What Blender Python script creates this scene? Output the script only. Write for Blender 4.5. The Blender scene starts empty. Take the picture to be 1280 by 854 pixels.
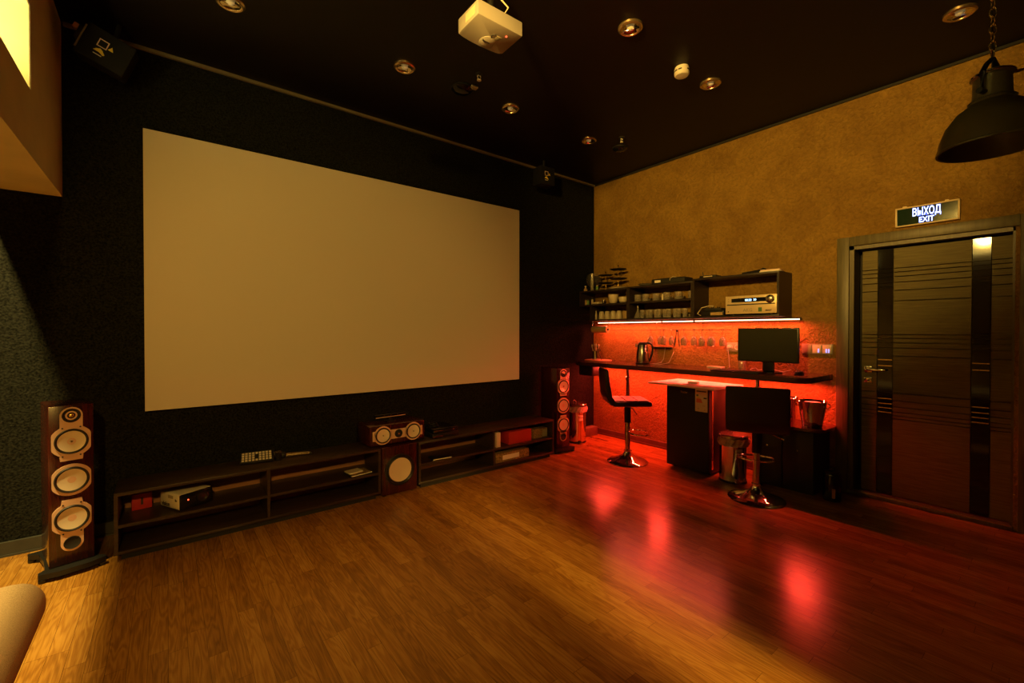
import bpy, bmesh, math, random
from mathutils import Matrix, Vector
random.seed(7)
PI = math.pi
COL = bpy.context.scene.collection
SC = bpy.context.scene

# ------------------------------------------------------------------ materials
def lk(nt, a, b): nt.links.new(a, b)
def base(name):
    m = bpy.data.materials.new(name); m.use_nodes = True
    nt = m.node_tree; b = nt.nodes['Principled BSDF']
    return m, nt, b
def coords(nt, scale=(1, 1, 1), kind='Object'):
    tc = nt.nodes.new('ShaderNodeTexCoord'); mp = nt.nodes.new('ShaderNodeMapping')
    mp.inputs['Scale'].default_value = scale
    lk(nt, tc.outputs[kind], mp.inputs['Vector']); return mp.outputs['Vector']
def mat(name, col, rough=.5, metal=0., n=None, bump=0., spec=.5, emit=None, es=1., trans=0., ior=1.45, alpha=1., coat=0., scale=(1, 1, 1)):
    """n = (noise scale, darkest factor) ; bump = bump height in metres"""
    m, nt, b = base(name)
    b.inputs['Base Color'].default_value = (*col, 1)
    b.inputs['Roughness'].default_value = rough; b.inputs['Metallic'].default_value = metal
    b.inputs['Specular IOR Level'].default_value = spec; b.inputs['IOR'].default_value = ior
    b.inputs['Transmission Weight'].default_value = trans; b.inputs['Coat Weight'].default_value = coat
    if emit: b.inputs['Emission Color'].default_value = (*emit, 1); b.inputs['Emission Strength'].default_value = es
    if n:
        v = coords(nt, scale)
        t = nt.nodes.new('ShaderNodeTexNoise'); t.inputs['Scale'].default_value = n[0]; t.inputs['Detail'].default_value = 6
        lk(nt, v, t.inputs['Vector'])
        r = nt.nodes.new('ShaderNodeValToRGB')
        r.color_ramp.elements[0].position = .32; r.color_ramp.elements[1].position = .68
        r.color_ramp.elements[0].color = (*[c * n[1] for c in col], 1); r.color_ramp.elements[1].color = (*col, 1)
        lk(nt, t.outputs['Fac'], r.inputs['Fac']); lk(nt, r.outputs['Color'], b.inputs['Base Color'])
        if bump:
            bp = nt.nodes.new('ShaderNodeBump'); bp.inputs['Distance'].default_value = bump
            lk(nt, t.outputs['Fac'], bp.inputs['Height']); lk(nt, bp.outputs['Normal'], b.inputs['Normal'])
    return m
def wood(name, col, rough=.4, dark=.55, scale=(60, 3, 60), bump=.0004, coat=0., sc=1.):
    m, nt, b = base(name)
    v = coords(nt, scale)
    t = nt.nodes.new('ShaderNodeTexNoise'); t.inputs['Scale'].default_value = sc; t.inputs['Detail'].default_value = 5; t.inputs['Distortion'].default_value = .6
    lk(nt, v, t.inputs['Vector'])
    r = nt.nodes.new('ShaderNodeValToRGB'); r.color_ramp.elements[0].position = .35; r.color_ramp.elements[1].position = .65
    r.color_ramp.elements[0].color = (*[c * dark for c in col], 1); r.color_ramp.elements[1].color = (*col, 1)
    lk(nt, t.outputs['Fac'], r.inputs['Fac']); lk(nt, r.outputs['Color'], b.inputs['Base Color'])
    b.inputs['Roughness'].default_value = rough; b.inputs['Coat Weight'].default_value = coat; b.inputs['Coat Roughness'].default_value = .15
    bp = nt.nodes.new('ShaderNodeBump'); bp.inputs['Distance'].default_value = bump
    lk(nt, t.outputs['Fac'], bp.inputs['Height']); lk(nt, bp.outputs['Normal'], b.inputs['Normal'])
    return m
def floor_mat():
    m, nt, b = base('oak_laminate')
    def M(op, a, c=None, d=None):
        n = nt.nodes.new('ShaderNodeMath'); n.operation = op
        for k, v in enumerate((a, c, d)):
            if v is None: continue
            if isinstance(v, (int, float)): n.inputs[k].default_value = v
            else: lk(nt, v, n.inputs[k])
        return n.outputs[0]
    tc = nt.nodes.new('ShaderNodeTexCoord'); sx = nt.nodes.new('ShaderNodeSeparateXYZ'); lk(nt, tc.outputs['Object'], sx.inputs[0])
    X, Y = sx.outputs[0], sx.outputs[1]
    u = M('DIVIDE', X, .066); row = M('FLOOR', u)
    wn = nt.nodes.new('ShaderNodeTexWhiteNoise'); wn.noise_dimensions = '1D'; lk(nt, row, wn.inputs['W'])
    v = M('ADD', M('DIVIDE', Y, .62), M('MULTIPLY', wn.outputs['Value'], 7.3)); cell = M('FLOOR', v)
    cid = nt.nodes.new('ShaderNodeCombineXYZ'); lk(nt, row, cid.inputs[0]); lk(nt, cell, cid.inputs[1])
    w2 = nt.nodes.new('ShaderNodeTexWhiteNoise'); w2.noise_dimensions = '2D'; lk(nt, cid.outputs[0], w2.inputs['Vector'])
    tone = w2.outputs['Value']
    # seams
    fu = M('FRACT', u); fv = M('FRACT', v)
    su = M('MULTIPLY', M('MINIMUM', fu, M('SUBTRACT', 1, fu)), .066); sv = M('MULTIPLY', M('MINIMUM', fv, M('SUBTRACT', 1, fv)), .62)
    seam = M('LESS_THAN', M('MINIMUM', su, sv), .0007)
    # cathedral grain, different on every strip
    cb = nt.nodes.new('ShaderNodeCombineXYZ'); lk(nt, M('MULTIPLY', X, 12), cb.inputs[0]); lk(nt, M('MULTIPLY', Y, 1.25), cb.inputs[1]); lk(nt, M('MULTIPLY', tone, 60), cb.inputs[2])
    n1 = nt.nodes.new('ShaderNodeTexNoise'); n1.inputs['Scale'].default_value = 1.2; n1.inputs['Detail'].default_value = 2.5; n1.inputs['Distortion'].default_value = .35
    lk(nt, cb.outputs[0], n1.inputs['Vector'])
    rings = M('SINE', M('MULTIPLY', n1.outputs['Fac'], 75))
    fin = nt.nodes.new('ShaderNodeTexNoise'); fin.inputs['Scale'].default_value = 1.; fin.inputs['Detail'].default_value = 4
    mp2 = nt.nodes.new('ShaderNodeMapping'); mp2.inputs['Scale'].default_value = (230, 9, 1); lk(nt, tc.outputs['Object'], mp2.inputs['Vector']); lk(nt, mp2.outputs['Vector'], fin.inputs['Vector'])
    big = nt.nodes.new('ShaderNodeTexNoise'); big.inputs['Scale'].default_value = 1.; big.inputs['Detail'].default_value = 2
    mp3 = nt.nodes.new('ShaderNodeMapping'); mp3.inputs['Scale'].default_value = (14, 1.6, 1); lk(nt, tc.outputs['Object'], mp3.inputs['Vector']); lk(nt, mp3.outputs['Vector'], big.inputs['Vector'])
    c = M('MULTIPLY_ADD', rings, .085, M('MULTIPLY_ADD', fin.outputs['Fac'], .45, M('MULTIPLY', big.outputs['Fac'], .28)))
    d = M('ADD', M('MULTIPLY', tone, .24), M('ADD', c, .22))
    r = nt.nodes.new('ShaderNodeValToRGB')
    e = r.color_ramp.elements; e[0].position = .35; e[0].color = (.12, .046, .006, 1); e[1].position = 1.0; e[1].color = (.46, .245, .048, 1)
    x = e.new(.68); x.color = (.29, .132, .020, 1)
    lk(nt, d, r.inputs['Fac'])
    mx = nt.nodes.new('ShaderNodeMix'); mx.data_type = 'RGBA'; mx.inputs[7].default_value = (.09, .036, .006, 1)
    lk(nt, seam, mx.inputs[0]); lk(nt, r.outputs['Color'], mx.inputs[6]); lk(nt, mx.outputs[2], b.inputs['Base Color'])
    b.inputs['Roughness'].default_value = .24; b.inputs['Specular IOR Level'].default_value = .5
    bp = nt.nodes.new('ShaderNodeBump'); bp.inputs['Distance'].default_value = .0006; bp.inputs['Strength'].default_value = .5
    lk(nt, c, bp.inputs['Height']); lk(nt, bp.outputs['Normal'], b.inputs['Normal'])
    return m
def plaster_mat():
    m, nt, b = base('brown_textured_plaster')
    v = coords(nt)
    big = nt.nodes.new('ShaderNodeTexNoise'); big.inputs['Scale'].default_value = 3.2; big.inputs['Detail'].default_value = 8; big.inputs['Roughness'].default_value = .62; big.inputs['Distortion'].default_value = .8
    lk(nt, v, big.inputs['Vector'])
    r = nt.nodes.new('ShaderNodeValToRGB'); e = r.color_ramp.elements
    e[0].position = .40; e[0].color = (.275, .152, .024, 1); e[1].position = .64; e[1].color = (.37, .215, .036, 1)
    lk(nt, big.outputs['Fac'], r.inputs['Fac'])
    fine = nt.nodes.new('ShaderNodeTexNoise'); fine.inputs['Scale'].default_value = 36; fine.inputs['Detail'].default_value = 5; fine.inputs['Roughness'].default_value = .6; fine.inputs['Distortion'].default_value = .5
    lk(nt, v, fine.inputs['Vector'])
    r2 = nt.nodes.new('ShaderNodeValToRGB'); r2.color_ramp.elements[0].position = .38; r2.color_ramp.elements[0].color = (.80, .80, .80, 1); r2.color_ramp.elements[1].position = .58; r2.color_ramp.elements[1].color = (1, 1, 1, 1)
    mm = nt.nodes.new('ShaderNodeMix'); mm.data_type = 'RGBA'; mm.blend_type = 'MULTIPLY'; mm.inputs[0].default_value = 1
    lk(nt, fine.outputs['Fac'], r2.inputs['Fac']); lk(nt, r.outputs['Color'], mm.inputs[6]); lk(nt, r2.outputs['Color'], mm.inputs[7]); lk(nt, mm.outputs[2], b.inputs['Base Color'])
    bp = nt.nodes.new('ShaderNodeBump'); bp.inputs['Distance'].default_value = .022; bp.inputs['Strength'].default_value = 1.
    lk(nt, fine.outputs['Fac'], bp.inputs['Height']); lk(nt, bp.outputs['Normal'], b.inputs['Normal'])
    b.inputs['Roughness'].default_value = .6; b.inputs['Specular IOR Level'].default_value = .3
    return m

M_FLOOR = floor_mat(); M_PLASTER = plaster_mat()
M_CEIL = mat('dark_ceiling_paint', (.006, .0036, .0026), .5, spec=.3, n=(60, .8))
M_FELT = mat('black_acoustic_fabric', (.020, .021, .016), .95, n=(85, .15), bump=.006, spec=.1)
M_SCREEN = mat('projection_fabric', (.72, .66, .56), .85, spec=.1)
M_BULK = mat('beige_painted_board', (.80, .72, .50), .8, n=(4, .85))
M_NICHE = mat('niche_paint', (.85, .78, .50), .8)
M_MOULD = mat('grey_moulding', (.20, .17, .10), .5)
M_BASEB = mat('dark_grey_baseboard', (.05, .05, .042), .45, n=(20, .8))
M_BASEB2 = mat('brown_baseboard', (.16, .08, .05), .4, n=(20, .8))
M_WENGE = wood('wenge_veneer', (.15, .125, .055), .42, .65, (60, 60, 4), .0005)
M_DOORW = wood('wenge_door_face', (.20, .165, .055), .5, .65, (4, 6, 110), .0005)
M_DOORW.node_tree.nodes['Principled BSDF'].inputs['Specular IOR Level'].default_value = .2
M_TVU = wood('dark_wenge_laminate', (.055, .032, .02), .38, .5, (3, 50, 50), .0002)
M_TVB = wood('wenge_back_board', (.38, .17, .08), .5, .6, (3, 50, 50), .0002)
M_SHELF = mat('black_shelf_board', (.035, .024, .018), .4, n=(30, .7))
M_COUNT = wood('dark_red_countertop', (.10, .035, .022), .22, .6, (30, 3, 30), .0001, coat=.3)
M_ROSE = wood('rosewood_veneer', (.065, .010, .006), .22, .45, (70, 70, 4), .0001, coat=.5)
M_ROSEL = mat('red_lacquer_side', (.10, .025, .016), .25, coat=.4)
M_BLACK = mat('black_plastic', (.012, .012, .012), .35)
M_BLACKG = mat('gloss_black', (.008, .008, .008), .12)
M_BMATTE = mat('matt_black', (.015, .014, .013), .7)
M_SATIN = mat('champagne_metal', (.95, .64, .47), .32, .35)
M_CONE = mat('silver_cone', (.95, .84, .68), .3, .3)
M_RUB = mat('black_rubber', (.012, .011, .01), .5)
M_GOLD = mat('gold_dome', (.9, .6, .15), .25, 1.)
M_CHROME = mat('chrome', (.75, .72, .68), .08, 1.)
M_STEEL = mat('brushed_steel', (.62, .58, .52), .22, 1., n=(90, .8))
M_LEATH = mat('black_leatherette', (.035, .018, .016), .38, n=(120, .7), bump=.0006)
M_PROJ = mat('projector_shell', (.38, .35, .31), .4)
M_BLACKR = mat('rough_black', (.010, .010, .010), .75, spec=.2)
M_WHITE = mat('white_plastic', (.78, .72, .60), .4)
M_WHITE2 = mat('off_white_board', (.75, .62, .50), .35)
M_PAPER = mat('white_paper', (.85, .80, .70), .8)
M_GLASS = mat('clear_glass', (1, .90, .70), .12, trans=.78, ior=1.45, spec=1.)
M_GLASSC = mat('thin_clear_glass', (1, .97, .9), .03, trans=.95, ior=1.4, spec=1.)
M_GLASSD = mat('dark_door_glass', (.012, .011, .008), .06, spec=.5)
M_CERAM = mat('cream_ceramic', (.68, .58, .38), .3, spec=.5)
M_TWEED = mat('beige_tweed', (.42, .30, .17), .9, n=(320, .6), bump=.0015, spec=.2)
M_BRASSR = mat('downlight_ring_metal', (.70, .52, .30), .25, .9)
M_REFL = mat('downlight_reflector', (.85, .78, .62), .12, 1.)
M_BULBG = mat('frosted_bulb', (.85, .75, .5), .2, emit=(1, .7, .25), es=.12)
M_PEND = mat('dark_olive_enamel', (.09, .08, .035), .35)
M_NECK = mat('olive_grey_metal', (.22, .21, .13), .3, .5)
M_CHAIN = mat('brass_chain', (.8, .65, .35), .25, 1.)
M_SCRN = mat('monitor_panel', (.028, .028, .012), .42, spec=.3)
M_LED = mat('led_tube', (1, .8, .7), .5, emit=(1, .40, .24), es=6.)
M_LEDRED = mat('red_indicator', (.5, .02, .01), .4, emit=(1, .06, .02), es=6.)
M_DISP = mat('blue_display_digits', (.2, .4, 1), .4, emit=(.35, .6, 1), es=3.)
M_BLUEI = mat('blue_switch_light', (.2, .2, 1), .4, emit=(.35, .33, 1), es=1.6)
M_EXITP = mat('exit_sign_plate', (.008, .03, .018), .08, spec=.8)
M_EXITG = mat('exit_sign_blue_glow', (.02, .08, .4), .4, emit=(.02, .10, .85), es=1.3)
M_EXITL = mat('exit_letters', (.8, .9, 1), .4, emit=(.55, .72, 1), es=2.6)
M_SIGNF = mat('pale_sign_frame', (.75, .60, .36), .4)
M_RED = mat('red_box_card', (.55, .03, .02), .5)
M_YBOX = mat('printed_box_card', (.45, .28, .10), .6, n=(70, .25))
M_DARKT = mat('dark_lettering', (.03, .025, .02), .5)
M_GREENL = mat('green_label', (.10, .20, .06), .5)
M_BLUEL = mat('blue_label', (.08, .12, .25), .5)
M_ORL = mat('orange_label', (.75, .20, .05), .5)
M_YEL = mat('yellow_sticker', (.85, .62, .05), .5)
M_PINK = mat('pale_outline', (.85, .62, .5), .5)
M_GREYSW = mat('grey_switch', (.36, .32, .22), .4)
M_BAG = mat('crumpled_bin_bag', (.75, .55, .5), .25, n=(30, .6), bump=.01)
M_GREENG = mat('green_jar_glass', (.15, .3, .06), .2)
M_COPPER = mat('amber_bottle', (.5, .33, .14), .3)
M_CABLE = mat('pale_cable', (.6, .5, .42), .5)
M_WOODT = mat('beech_tray', (.55, .30, .17), .45, n=(20, .8))

# ------------------------------------------------------------------ mesh builder
def fr(o, x, y):
    """frame with local x, y axes and origin o"""
    x = Vector(x).normalized(); y = Vector(y).normalized(); z = x.cross(y)
    m = Matrix.Identity(4)
    for i in range(3): m[i][0] = x[i]; m[i][1] = y[i]; m[i][2] = z[i]; m[i][3] = o[i]
    return m
def W_(o): return fr(o, (0, -1, 0), (0, 0, 1))      # plane on the right wall, facing the room (-X)
def F_(o): return fr(o, (1, 0, 0), (0, 0, 1))       # plane facing -Y
class MB:
    def __init__(s): s.b = bmesh.new()
    def _t(s, vs, m):
        if m is not None: bmesh.ops.transform(s.b, matrix=m, verts=vs)
    def box(s, c, d, m=None, r=0., seg=2):
        g = bmesh.ops.create_cube(s.b, size=1.)['verts']
        for v in g: v.co = Vector((v.co.x * d[0] + c[0], v.co.y * d[1] + c[1], v.co.z * d[2] + c[2]))
        if r:
            es = list({e for v in g for e in v.link_edges})
            res = bmesh.ops.bevel(s.b, geom=es, offset=r, segments=seg, affect='EDGES', profile=.5)
            g = list({v for f in res['faces'] for v in f.verts} | {v for v in g if v.is_valid})
            # all verts of this island
            st = list(g); seen = set(g)
            while st:
                v = st.pop()
                for e in v.link_edges:
                    w = e.other_vert(v)
                    if w not in seen: seen.add(w); st.append(w)
            g = list(seen)
        s._t(g, m); return s
    def b2(s, x0, x1, y0, y1, z0, z1, m=None, r=0., seg=2):
        return s.box(((x0 + x1) / 2, (y0 + y1) / 2, (z0 + z1) / 2), (abs(x1 - x0), abs(y1 - y0), abs(z1 - z0)), m, r, seg)
    def lathe(s, prof, m=None, seg=32, sx=1., sy=1., close=False):
        rings = []
        for (r, z) in prof:
            if r < 1e-6: rings.append([s.b.verts.new((0, 0, z))])
            else: rings.append([s.b.verts.new((r * sx * math.cos(2 * PI * i / seg), r * sy * math.sin(2 * PI * i / seg), z)) for i in range(seg)])
        prs = list(zip(rings, rings[1:]))
        if close: prs.append((rings[-1], rings[0]))
        for a, c in prs:
            for i in range(seg):
                j = (i + 1) % seg
                if len(a) == 1 and len(c) == 1: continue
                if len(a) == 1: s.b.faces.new((a[0], c[j], c[i]))
                elif len(c) == 1: s.b.faces.new((a[i], a[j], c[0]))
                else: s.b.faces.new((a[i], a[j], c[j], c[i]))
        s._t([v for r in rings for v in r], m); return s
    def cyl(s, p0, p1, r0, r1=None, seg=20):
        r1 = r0 if r1 is None else r1
        p0 = Vector(p0); p1 = Vector(p1); d = p1 - p0
        q = d.to_track_quat('Z', 'Y').to_matrix().to_4x4(); q.translation = p0
        return s.lathe([(0, 0), (r0, 0), (r1, d.length), (0, d.length)], q, seg)
    def prism(s, pts, z0, z1, m=None):
        a = [s.b.verts.new((x, y, z0)) for x, y in pts]; c = [s.b.verts.new((x, y, z1)) for x, y in pts]
        n = len(pts)
        s.b.faces.new(a[::-1]); s.b.faces.new(c)
        for i in range(n): s.b.faces.new((a[i], a[(i + 1) % n], c[(i + 1) % n], c[i]))
        s._t(a + c, m); return s
    def tube(s, pts, r, seg=8, closed=False):
        pts = [Vector(p) for p in pts]; n = len(pts); rings = []
        up = Vector((0, 0, 1))
        for i, p in enumerate(pts):
            a = pts[(i - 1) % n] if (closed or i > 0) else p
            c = pts[(i + 1) % n] if (closed or i < n - 1) else p
            t = (c - a).normalized()
            u = t.cross(up)
            if u.length < .05: u = t.cross(Vector((1, 0, 0)))
            u.normalize(); w = t.cross(u)
            rings.append([s.b.verts.new(p + r * (math.cos(2 * PI * k / seg) * u + math.sin(2 * PI * k / seg) * w)) for k in range(seg)])
        m = n if closed else n - 1
        for i in range(m):
            a = rings[i]; c = rings[(i + 1) % n]
            for k in range(seg): s.b.faces.new((a[k], a[(k + 1) % seg], c[(k + 1) % seg], c[k]))
        if not closed: s.b.faces.new(rings[0][::-1]); s.b.faces.new(rings[-1])
        return s
    def ring(s, c, R, r, m=None, seg=32, sx=1., sy=1.):
        pts = [(c[0] + R * sx * math.cos(2 * PI * i / seg), c[1] + R * sy * math.sin(2 * PI * i / seg), c[2]) for i in range(seg)]
        if m is not None: pts = [m @ Vector(p) for p in pts]
        return s.tube(pts, r, 6, True)
    def text(s, txt, size, m, ext=.0008, align='CENTER', bold=0.):
        cu = bpy.data.curves.new('lettering', 'FONT'); cu.body = txt; cu.size = size; cu.extrude = ext; cu.align_x = align; cu.offset = bold; cu.resolution_u = 3
        o = bpy.data.objects.new('lettering', cu); COL.objects.link(o)
        dg = bpy.context.evaluated_depsgraph_get(); dg.update()
        me = bpy.data.meshes.new_from_object(o.evaluated_get(dg))
        me.transform(m); s.b.from_mesh(me)
        bpy.data.objects.remove(o); bpy.data.curves.remove(cu); bpy.data.meshes.remove(me); return s
    def obj(s, name, material, parent=None, smooth=35):
        bmesh.ops.recalc_face_normals(s.b, faces=s.b.faces[:])
        me = bpy.data.meshes.new(name); s.b.to_mesh(me); s.b.free()
        me.materials.append(material)
        if smooth:
            for p in me.polygons: p.use_smooth = True
            me.set_sharp_from_angle(angle=math.radians(smooth))
        o = bpy.data.objects.new(name, me); COL.objects.link(o)
        if parent: o.parent = parent
        return o
def thing(name, label, cat, loc=(0, 0, 0), rz=0., group=None, rot=None):
    o = bpy.data.objects.new(name, None); o.empty_display_size = .05; COL.objects.link(o)
    o.location = loc; o.rotation_euler = rot if rot else (0, 0, rz)
    return tag(o, label, cat, group)
def tag(o, label, cat, group=None):
    o['label'] = label; o['category'] = cat
    if group: o['group'] = group
    return o
def struct(o):
    o['kind'] = 'structure'; return o
def dup(root, loc, rz, label, group=None):
    r = root.copy(); COL.objects.link(r); r.location = loc; r.rotation_euler = (0, 0, rz); r['label'] = label
    if group: r['group'] = group
    for ch in list(root.children):
        c = ch.copy(); COL.objects.link(c); c.parent = r
        for g in list(ch.children):
            d = g.copy(); COL.objects.link(d); d.parent = c
    return r
def arc(cx, cy, r, a0, a1, n=8): return [(cx + r * math.cos(math.radians(a0 + (a1 - a0) * i / n)), cy + r * math.sin(math.radians(a0 + (a1 - a0) * i / n))) for i in range(n + 1)]

# ------------------------------------------------------------------ room
WX, SY, CZ = 4.5, 3.95, 3.296
XL, YB = -2.7, -2.5
struct(MB().b2(XL, WX + .3, YB - 1.6, SY, -.1, 0).obj('floor', M_FLOOR, smooth=0))
struct(MB().b2(XL, WX + .3, YB - 1.6, SY + .1, CZ, CZ + .1).obj('ceiling', M_CEIL, smooth=0))
struct(MB().b2(XL - .1, WX + .2, SY, SY + .1, -.1, CZ).obj('wall_front', M_FELT, smooth=0))
struct(MB().b2(XL - .1, XL, YB - 1.6, SY, -.1, CZ).obj('wall_left', M_PLASTER, smooth=0))
DY0, DY1, DZ = .235, 1.15, 2.06
w = MB(); w.b2(WX, WX + .2, DY1, SY, 0, CZ); w.b2(WX, WX + .2, YB - 1.6, DY0, 0, CZ); w.b2(WX, WX + .2, DY0, DY1, DZ, CZ)
struct(w.obj('wall_right', M_PLASTER, smooth=0))
# back wall with a door standing slightly ajar to a lit corridor
w = MB(); w.b2(XL, 1.47, YB - .06, YB, 0, CZ); w.b2(1.56, WX, YB - .06, YB, 0, CZ); w.b2(1.47, 1.56, YB - .06, YB, 2.12, CZ)
struct(w.obj('wall_back', M_PLASTER, smooth=0))
struct(MB().b2(XL, WX, YB - 1.6, YB - 1.5, 0, CZ).obj('wall_corridor', M_NICHE, smooth=0))

# bulkhead beam hanging along the left, with two lit niches in its room side
BX0, BX1, BZ = -.855, -.51, 2.2
N = [(2.07, 3.13), (.30, 1.32)]; NZ0, NZ1 = 2.52, 2.93
w = MB()
w.b2(BX0, BX1, YB, SY, BZ, NZ0); w.b2(BX0, BX1, YB, SY, NZ1, CZ)
ys = [YB, .30, 1.32, 2.07, 3.13, SY]
for a, c in ((ys[0], ys[1]), (ys[2], ys[3]), (ys[4], ys[5])): w.b2(BX0, BX1, a, c, NZ0, NZ1)
for a, c in N: w.b2(BX0, BX0 + .02, a, c, NZ0, NZ1)
bulk = struct(w.obj('wall_bulkhead', M_BULK, smooth=0))
for a, c in N:
    l = MB(); l.b2(BX0 + .0205, BX0 + .024, a + .001, c - .001, NZ0 + .001, NZ1 - .001)
    l.b2(BX0 + .024, BX1 - .003, a + .0005, a + .004, NZ0 + .001, NZ1 - .001); l.b2(BX0 + .024, BX1 - .003, c - .004, c - .0005, NZ0 + .001, NZ1 - .001)
    l.b2(BX0 + .024, BX1 - .003, a + .004, c - .004, NZ1 - .004, NZ1 - .0005); l.b2(BX0 + .024, BX1 - .003, a + .004, c - .004, NZ0 + .0005, NZ0 + .004)
    l.obj('niche_lining', M_NICHE, bulk, smooth=0)

# mouldings and skirtings
struct(MB().b2(-.5, WX, SY - .022, SY, CZ - .022, CZ).obj('trim_1', M_MOULD, smooth=0))
struct(MB().b2(WX - .015, WX, YB, SY - .03, CZ - .02, CZ).obj('trim_2', M_BMATTE, smooth=0))
w = MB(); w.b2(XL, 4.5, SY - .022, SY, 0, .085); w.b2(XL, 4.5, SY - .03, SY, 0, .012)
struct(w.obj('baseboard_front', M_BASEB, smooth=0))
w = MB(); w.b2(WX - .02, WX, 1.24, SY - .03, 0, .075, r=.004); w.b2(WX - .03, WX, 1.24, SY - .03, 0, .02)
struct(w.obj('baseboard_right', M_BASEB2, smooth=0))

# ------------------------------------------------------------------ door
CX = WX - .02
cs = MB()
cs.b2(CX, WX + .001, DY1, 1.235, 0, 2.136, r=.003); cs.b2(CX, WX + .001, .13, .214, 0, 2.136, r=.003); cs.b2(CX, WX + .001, .214, DY1, DZ, 2.136, r=.003)
casing = struct(cs.obj('trim_3', M_WENGE))
j = MB(); j.b2(WX, WX + .16, DY1 - .03, DY1, .03, DZ); j.b2(WX, WX + .16, DY0, DY0 + .012, .03, DZ); j.b2(WX, WX + .16, DY0, DY1, DZ - .03, DZ)
j.obj('door_jamb', M_WENGE, casing)
LX = 4.56
door = struct(bpy.data.objects.new('door_1', None)); COL.objects.link(door); door.location = (LX, .66, 0)
def dl(y): return y - .66
leaf = MB()
G = [(.975, .879), (.443, .349)]
cols = [(1.079, .975), (.879, .443), (.349, .248)]
gz = [1.853, 1.822, 1.787, 1.741, 1.677, 1.593, 1.325, 1.296, 1.26, 1.22, 1.156, .86, .80, .75, .71, .68, .655]
edges = sorted([.035, 2.015] + gz)
for a, c in cols:
    for z0, z1 in zip(edges, edges[1:]):
        leaf.b2(0, .04, dl(c) + .0025, dl(a) - .0025, z0 + .0035, z1 - .0035)
leaf.b2(.028, .045, dl(.248), dl(1.079), .035, 2.015)
leaf.obj('door_leaf', M_DOORW, door, smooth=0)
for k, (a, c) in enumerate(G):
    g = MB()
    zs = [.035, .70, .735, .77, .81, .86, 1.075, 1.123, 1.22, 1.26, 1.296, 1.325, 1.71, 1.741, 1.787, 1.822, 1.853, 2.015]
    for z0, z1 in zip(zs, zs[1:]): g.b2(-.001, .03, dl(c) + .002, dl(a) - .002, z0 + .0015, z1 - .0015)
    go = g.obj('glass_strip', M_GLASSD, door, smooth=0); go['label'] = 'dark mirror glass strip'
    t = MB()
    for z in (.70, .735, .77, .81, 1.075, 1.123): t.b2(-.003, .0, dl(c) + .004, dl(a) - .004, z - .004, z + .003)
    t.obj('glass_trim', M_BRASSR, go, smooth=0)
h = MB(); h.b2(-.010, 0, dl(1.008), dl(1.061), 1.012, 1.064, r=.002)
h.cyl((-.045, dl(1.035), 1.038), (-.01, dl(1.035), 1.038), .009); h.b2(-.052, -.040, dl(.915), dl(1.045), 1.030, 1.046, r=.003)
hd = h.obj('door_handle', M_CHROME, door)
h = MB(); h.b2(-.010, 0, dl(1.008), dl(1.061), .930, .974, r=.002); h.obj('lock_plate', M_CHROME, door)
MB().cyl((-.0115, dl(1.03), .95), (-.0095, dl(1.03), .95), .008).obj('keyhole', M_BMATTE, door)
w = MB(); w.b2(WX - .03, WX + .18, DY0, DY1, 0, .032, r=.003); sill = struct(w.obj('trim_4', M_WENGE))
w = MB(); w.b2(WX - .030, WX - .024, .245, 1.13, .030, .036); w.b2(WX - .006, WX, .25, 1.11, .031, .035); w.b2(WX + .008, WX + .012, .26, 1.11, .031, .035)
w.obj('threshold_strip', M_BRASSR, sill, smooth=0)
struct(MB().b2(WX + .19, WX + .2, 0, 1.4, 0, 2.2).obj('wall_behind_door', M_BMATTE, smooth=0))

# exit sign
sg = thing('exit_sign', 'green and blue lit exit sign in a pale frame above the door', 'sign', (4.492, .676, 2.158), rot=(0, math.radians(-1.5), 0))
f = MB(); hw = .178; H_ = .146
for a, c, d, e in ((-hw, hw, 0, .011), (-hw, hw, H_ - .011, H_), (-hw, -hw + .011, 0, H_), (hw - .011, hw, 0, H_)): f.b2(-.022, 0, a, c, d, e, r=.002)
f.obj('sign_frame', M_SIGNF, sg)
MB().b2(-.014, -.001, -hw + .01, hw - .01, .01, H_ - .01).obj('sign_plate', M_EXITP, sg, smooth=0)
def sgm(x, z, k): return fr((x, .0, z), (0, -1, 0), (0, 0, 1)) @ Matrix.Diagonal((k, 1, 1, 1))
t = MB(); t.text('ВЫХОД', .080, sgm(-.0165, .070, .53), .001, bold=.0004); t.text('EXIT', .056, sgm(-.0165, .018, .74), .001, bold=.0002)
t.obj('sign_lettering', M_EXITL, sg, smooth=0)
t = MB(); t.text('ВЫХОД', .080, sgm(-.0150, .070, .53), .0004, bold=.0038); t.text('EXIT', .056, sgm(-.0150, .018, .74), .0004, bold=.003)
t.obj('lettering_outline', M_EXITG, sg, smooth=0)
for a, c in ((.11, .135), (-.12, -.10)): MB().b2(-.02, -.004, a, c, H_, H_ + .008).obj('mounting_clip', M_SIGNF, sg)

# ------------------------------------------------------------------ projection screen
ps = MB(); ps.b2(-.116, 3.173, 3.90, 3.93, .804, 2.729)
scr = tag(ps.obj('projection_screen', M_SCREEN, smooth=0), 'large blank pale projection screen hung on the black wall', 'screen')
MB().b2(-.09, 3.15, 3.93, 3.9495, .83, 2.70).obj('screen_backing', M_BMATTE, scr, smooth=0)

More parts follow.
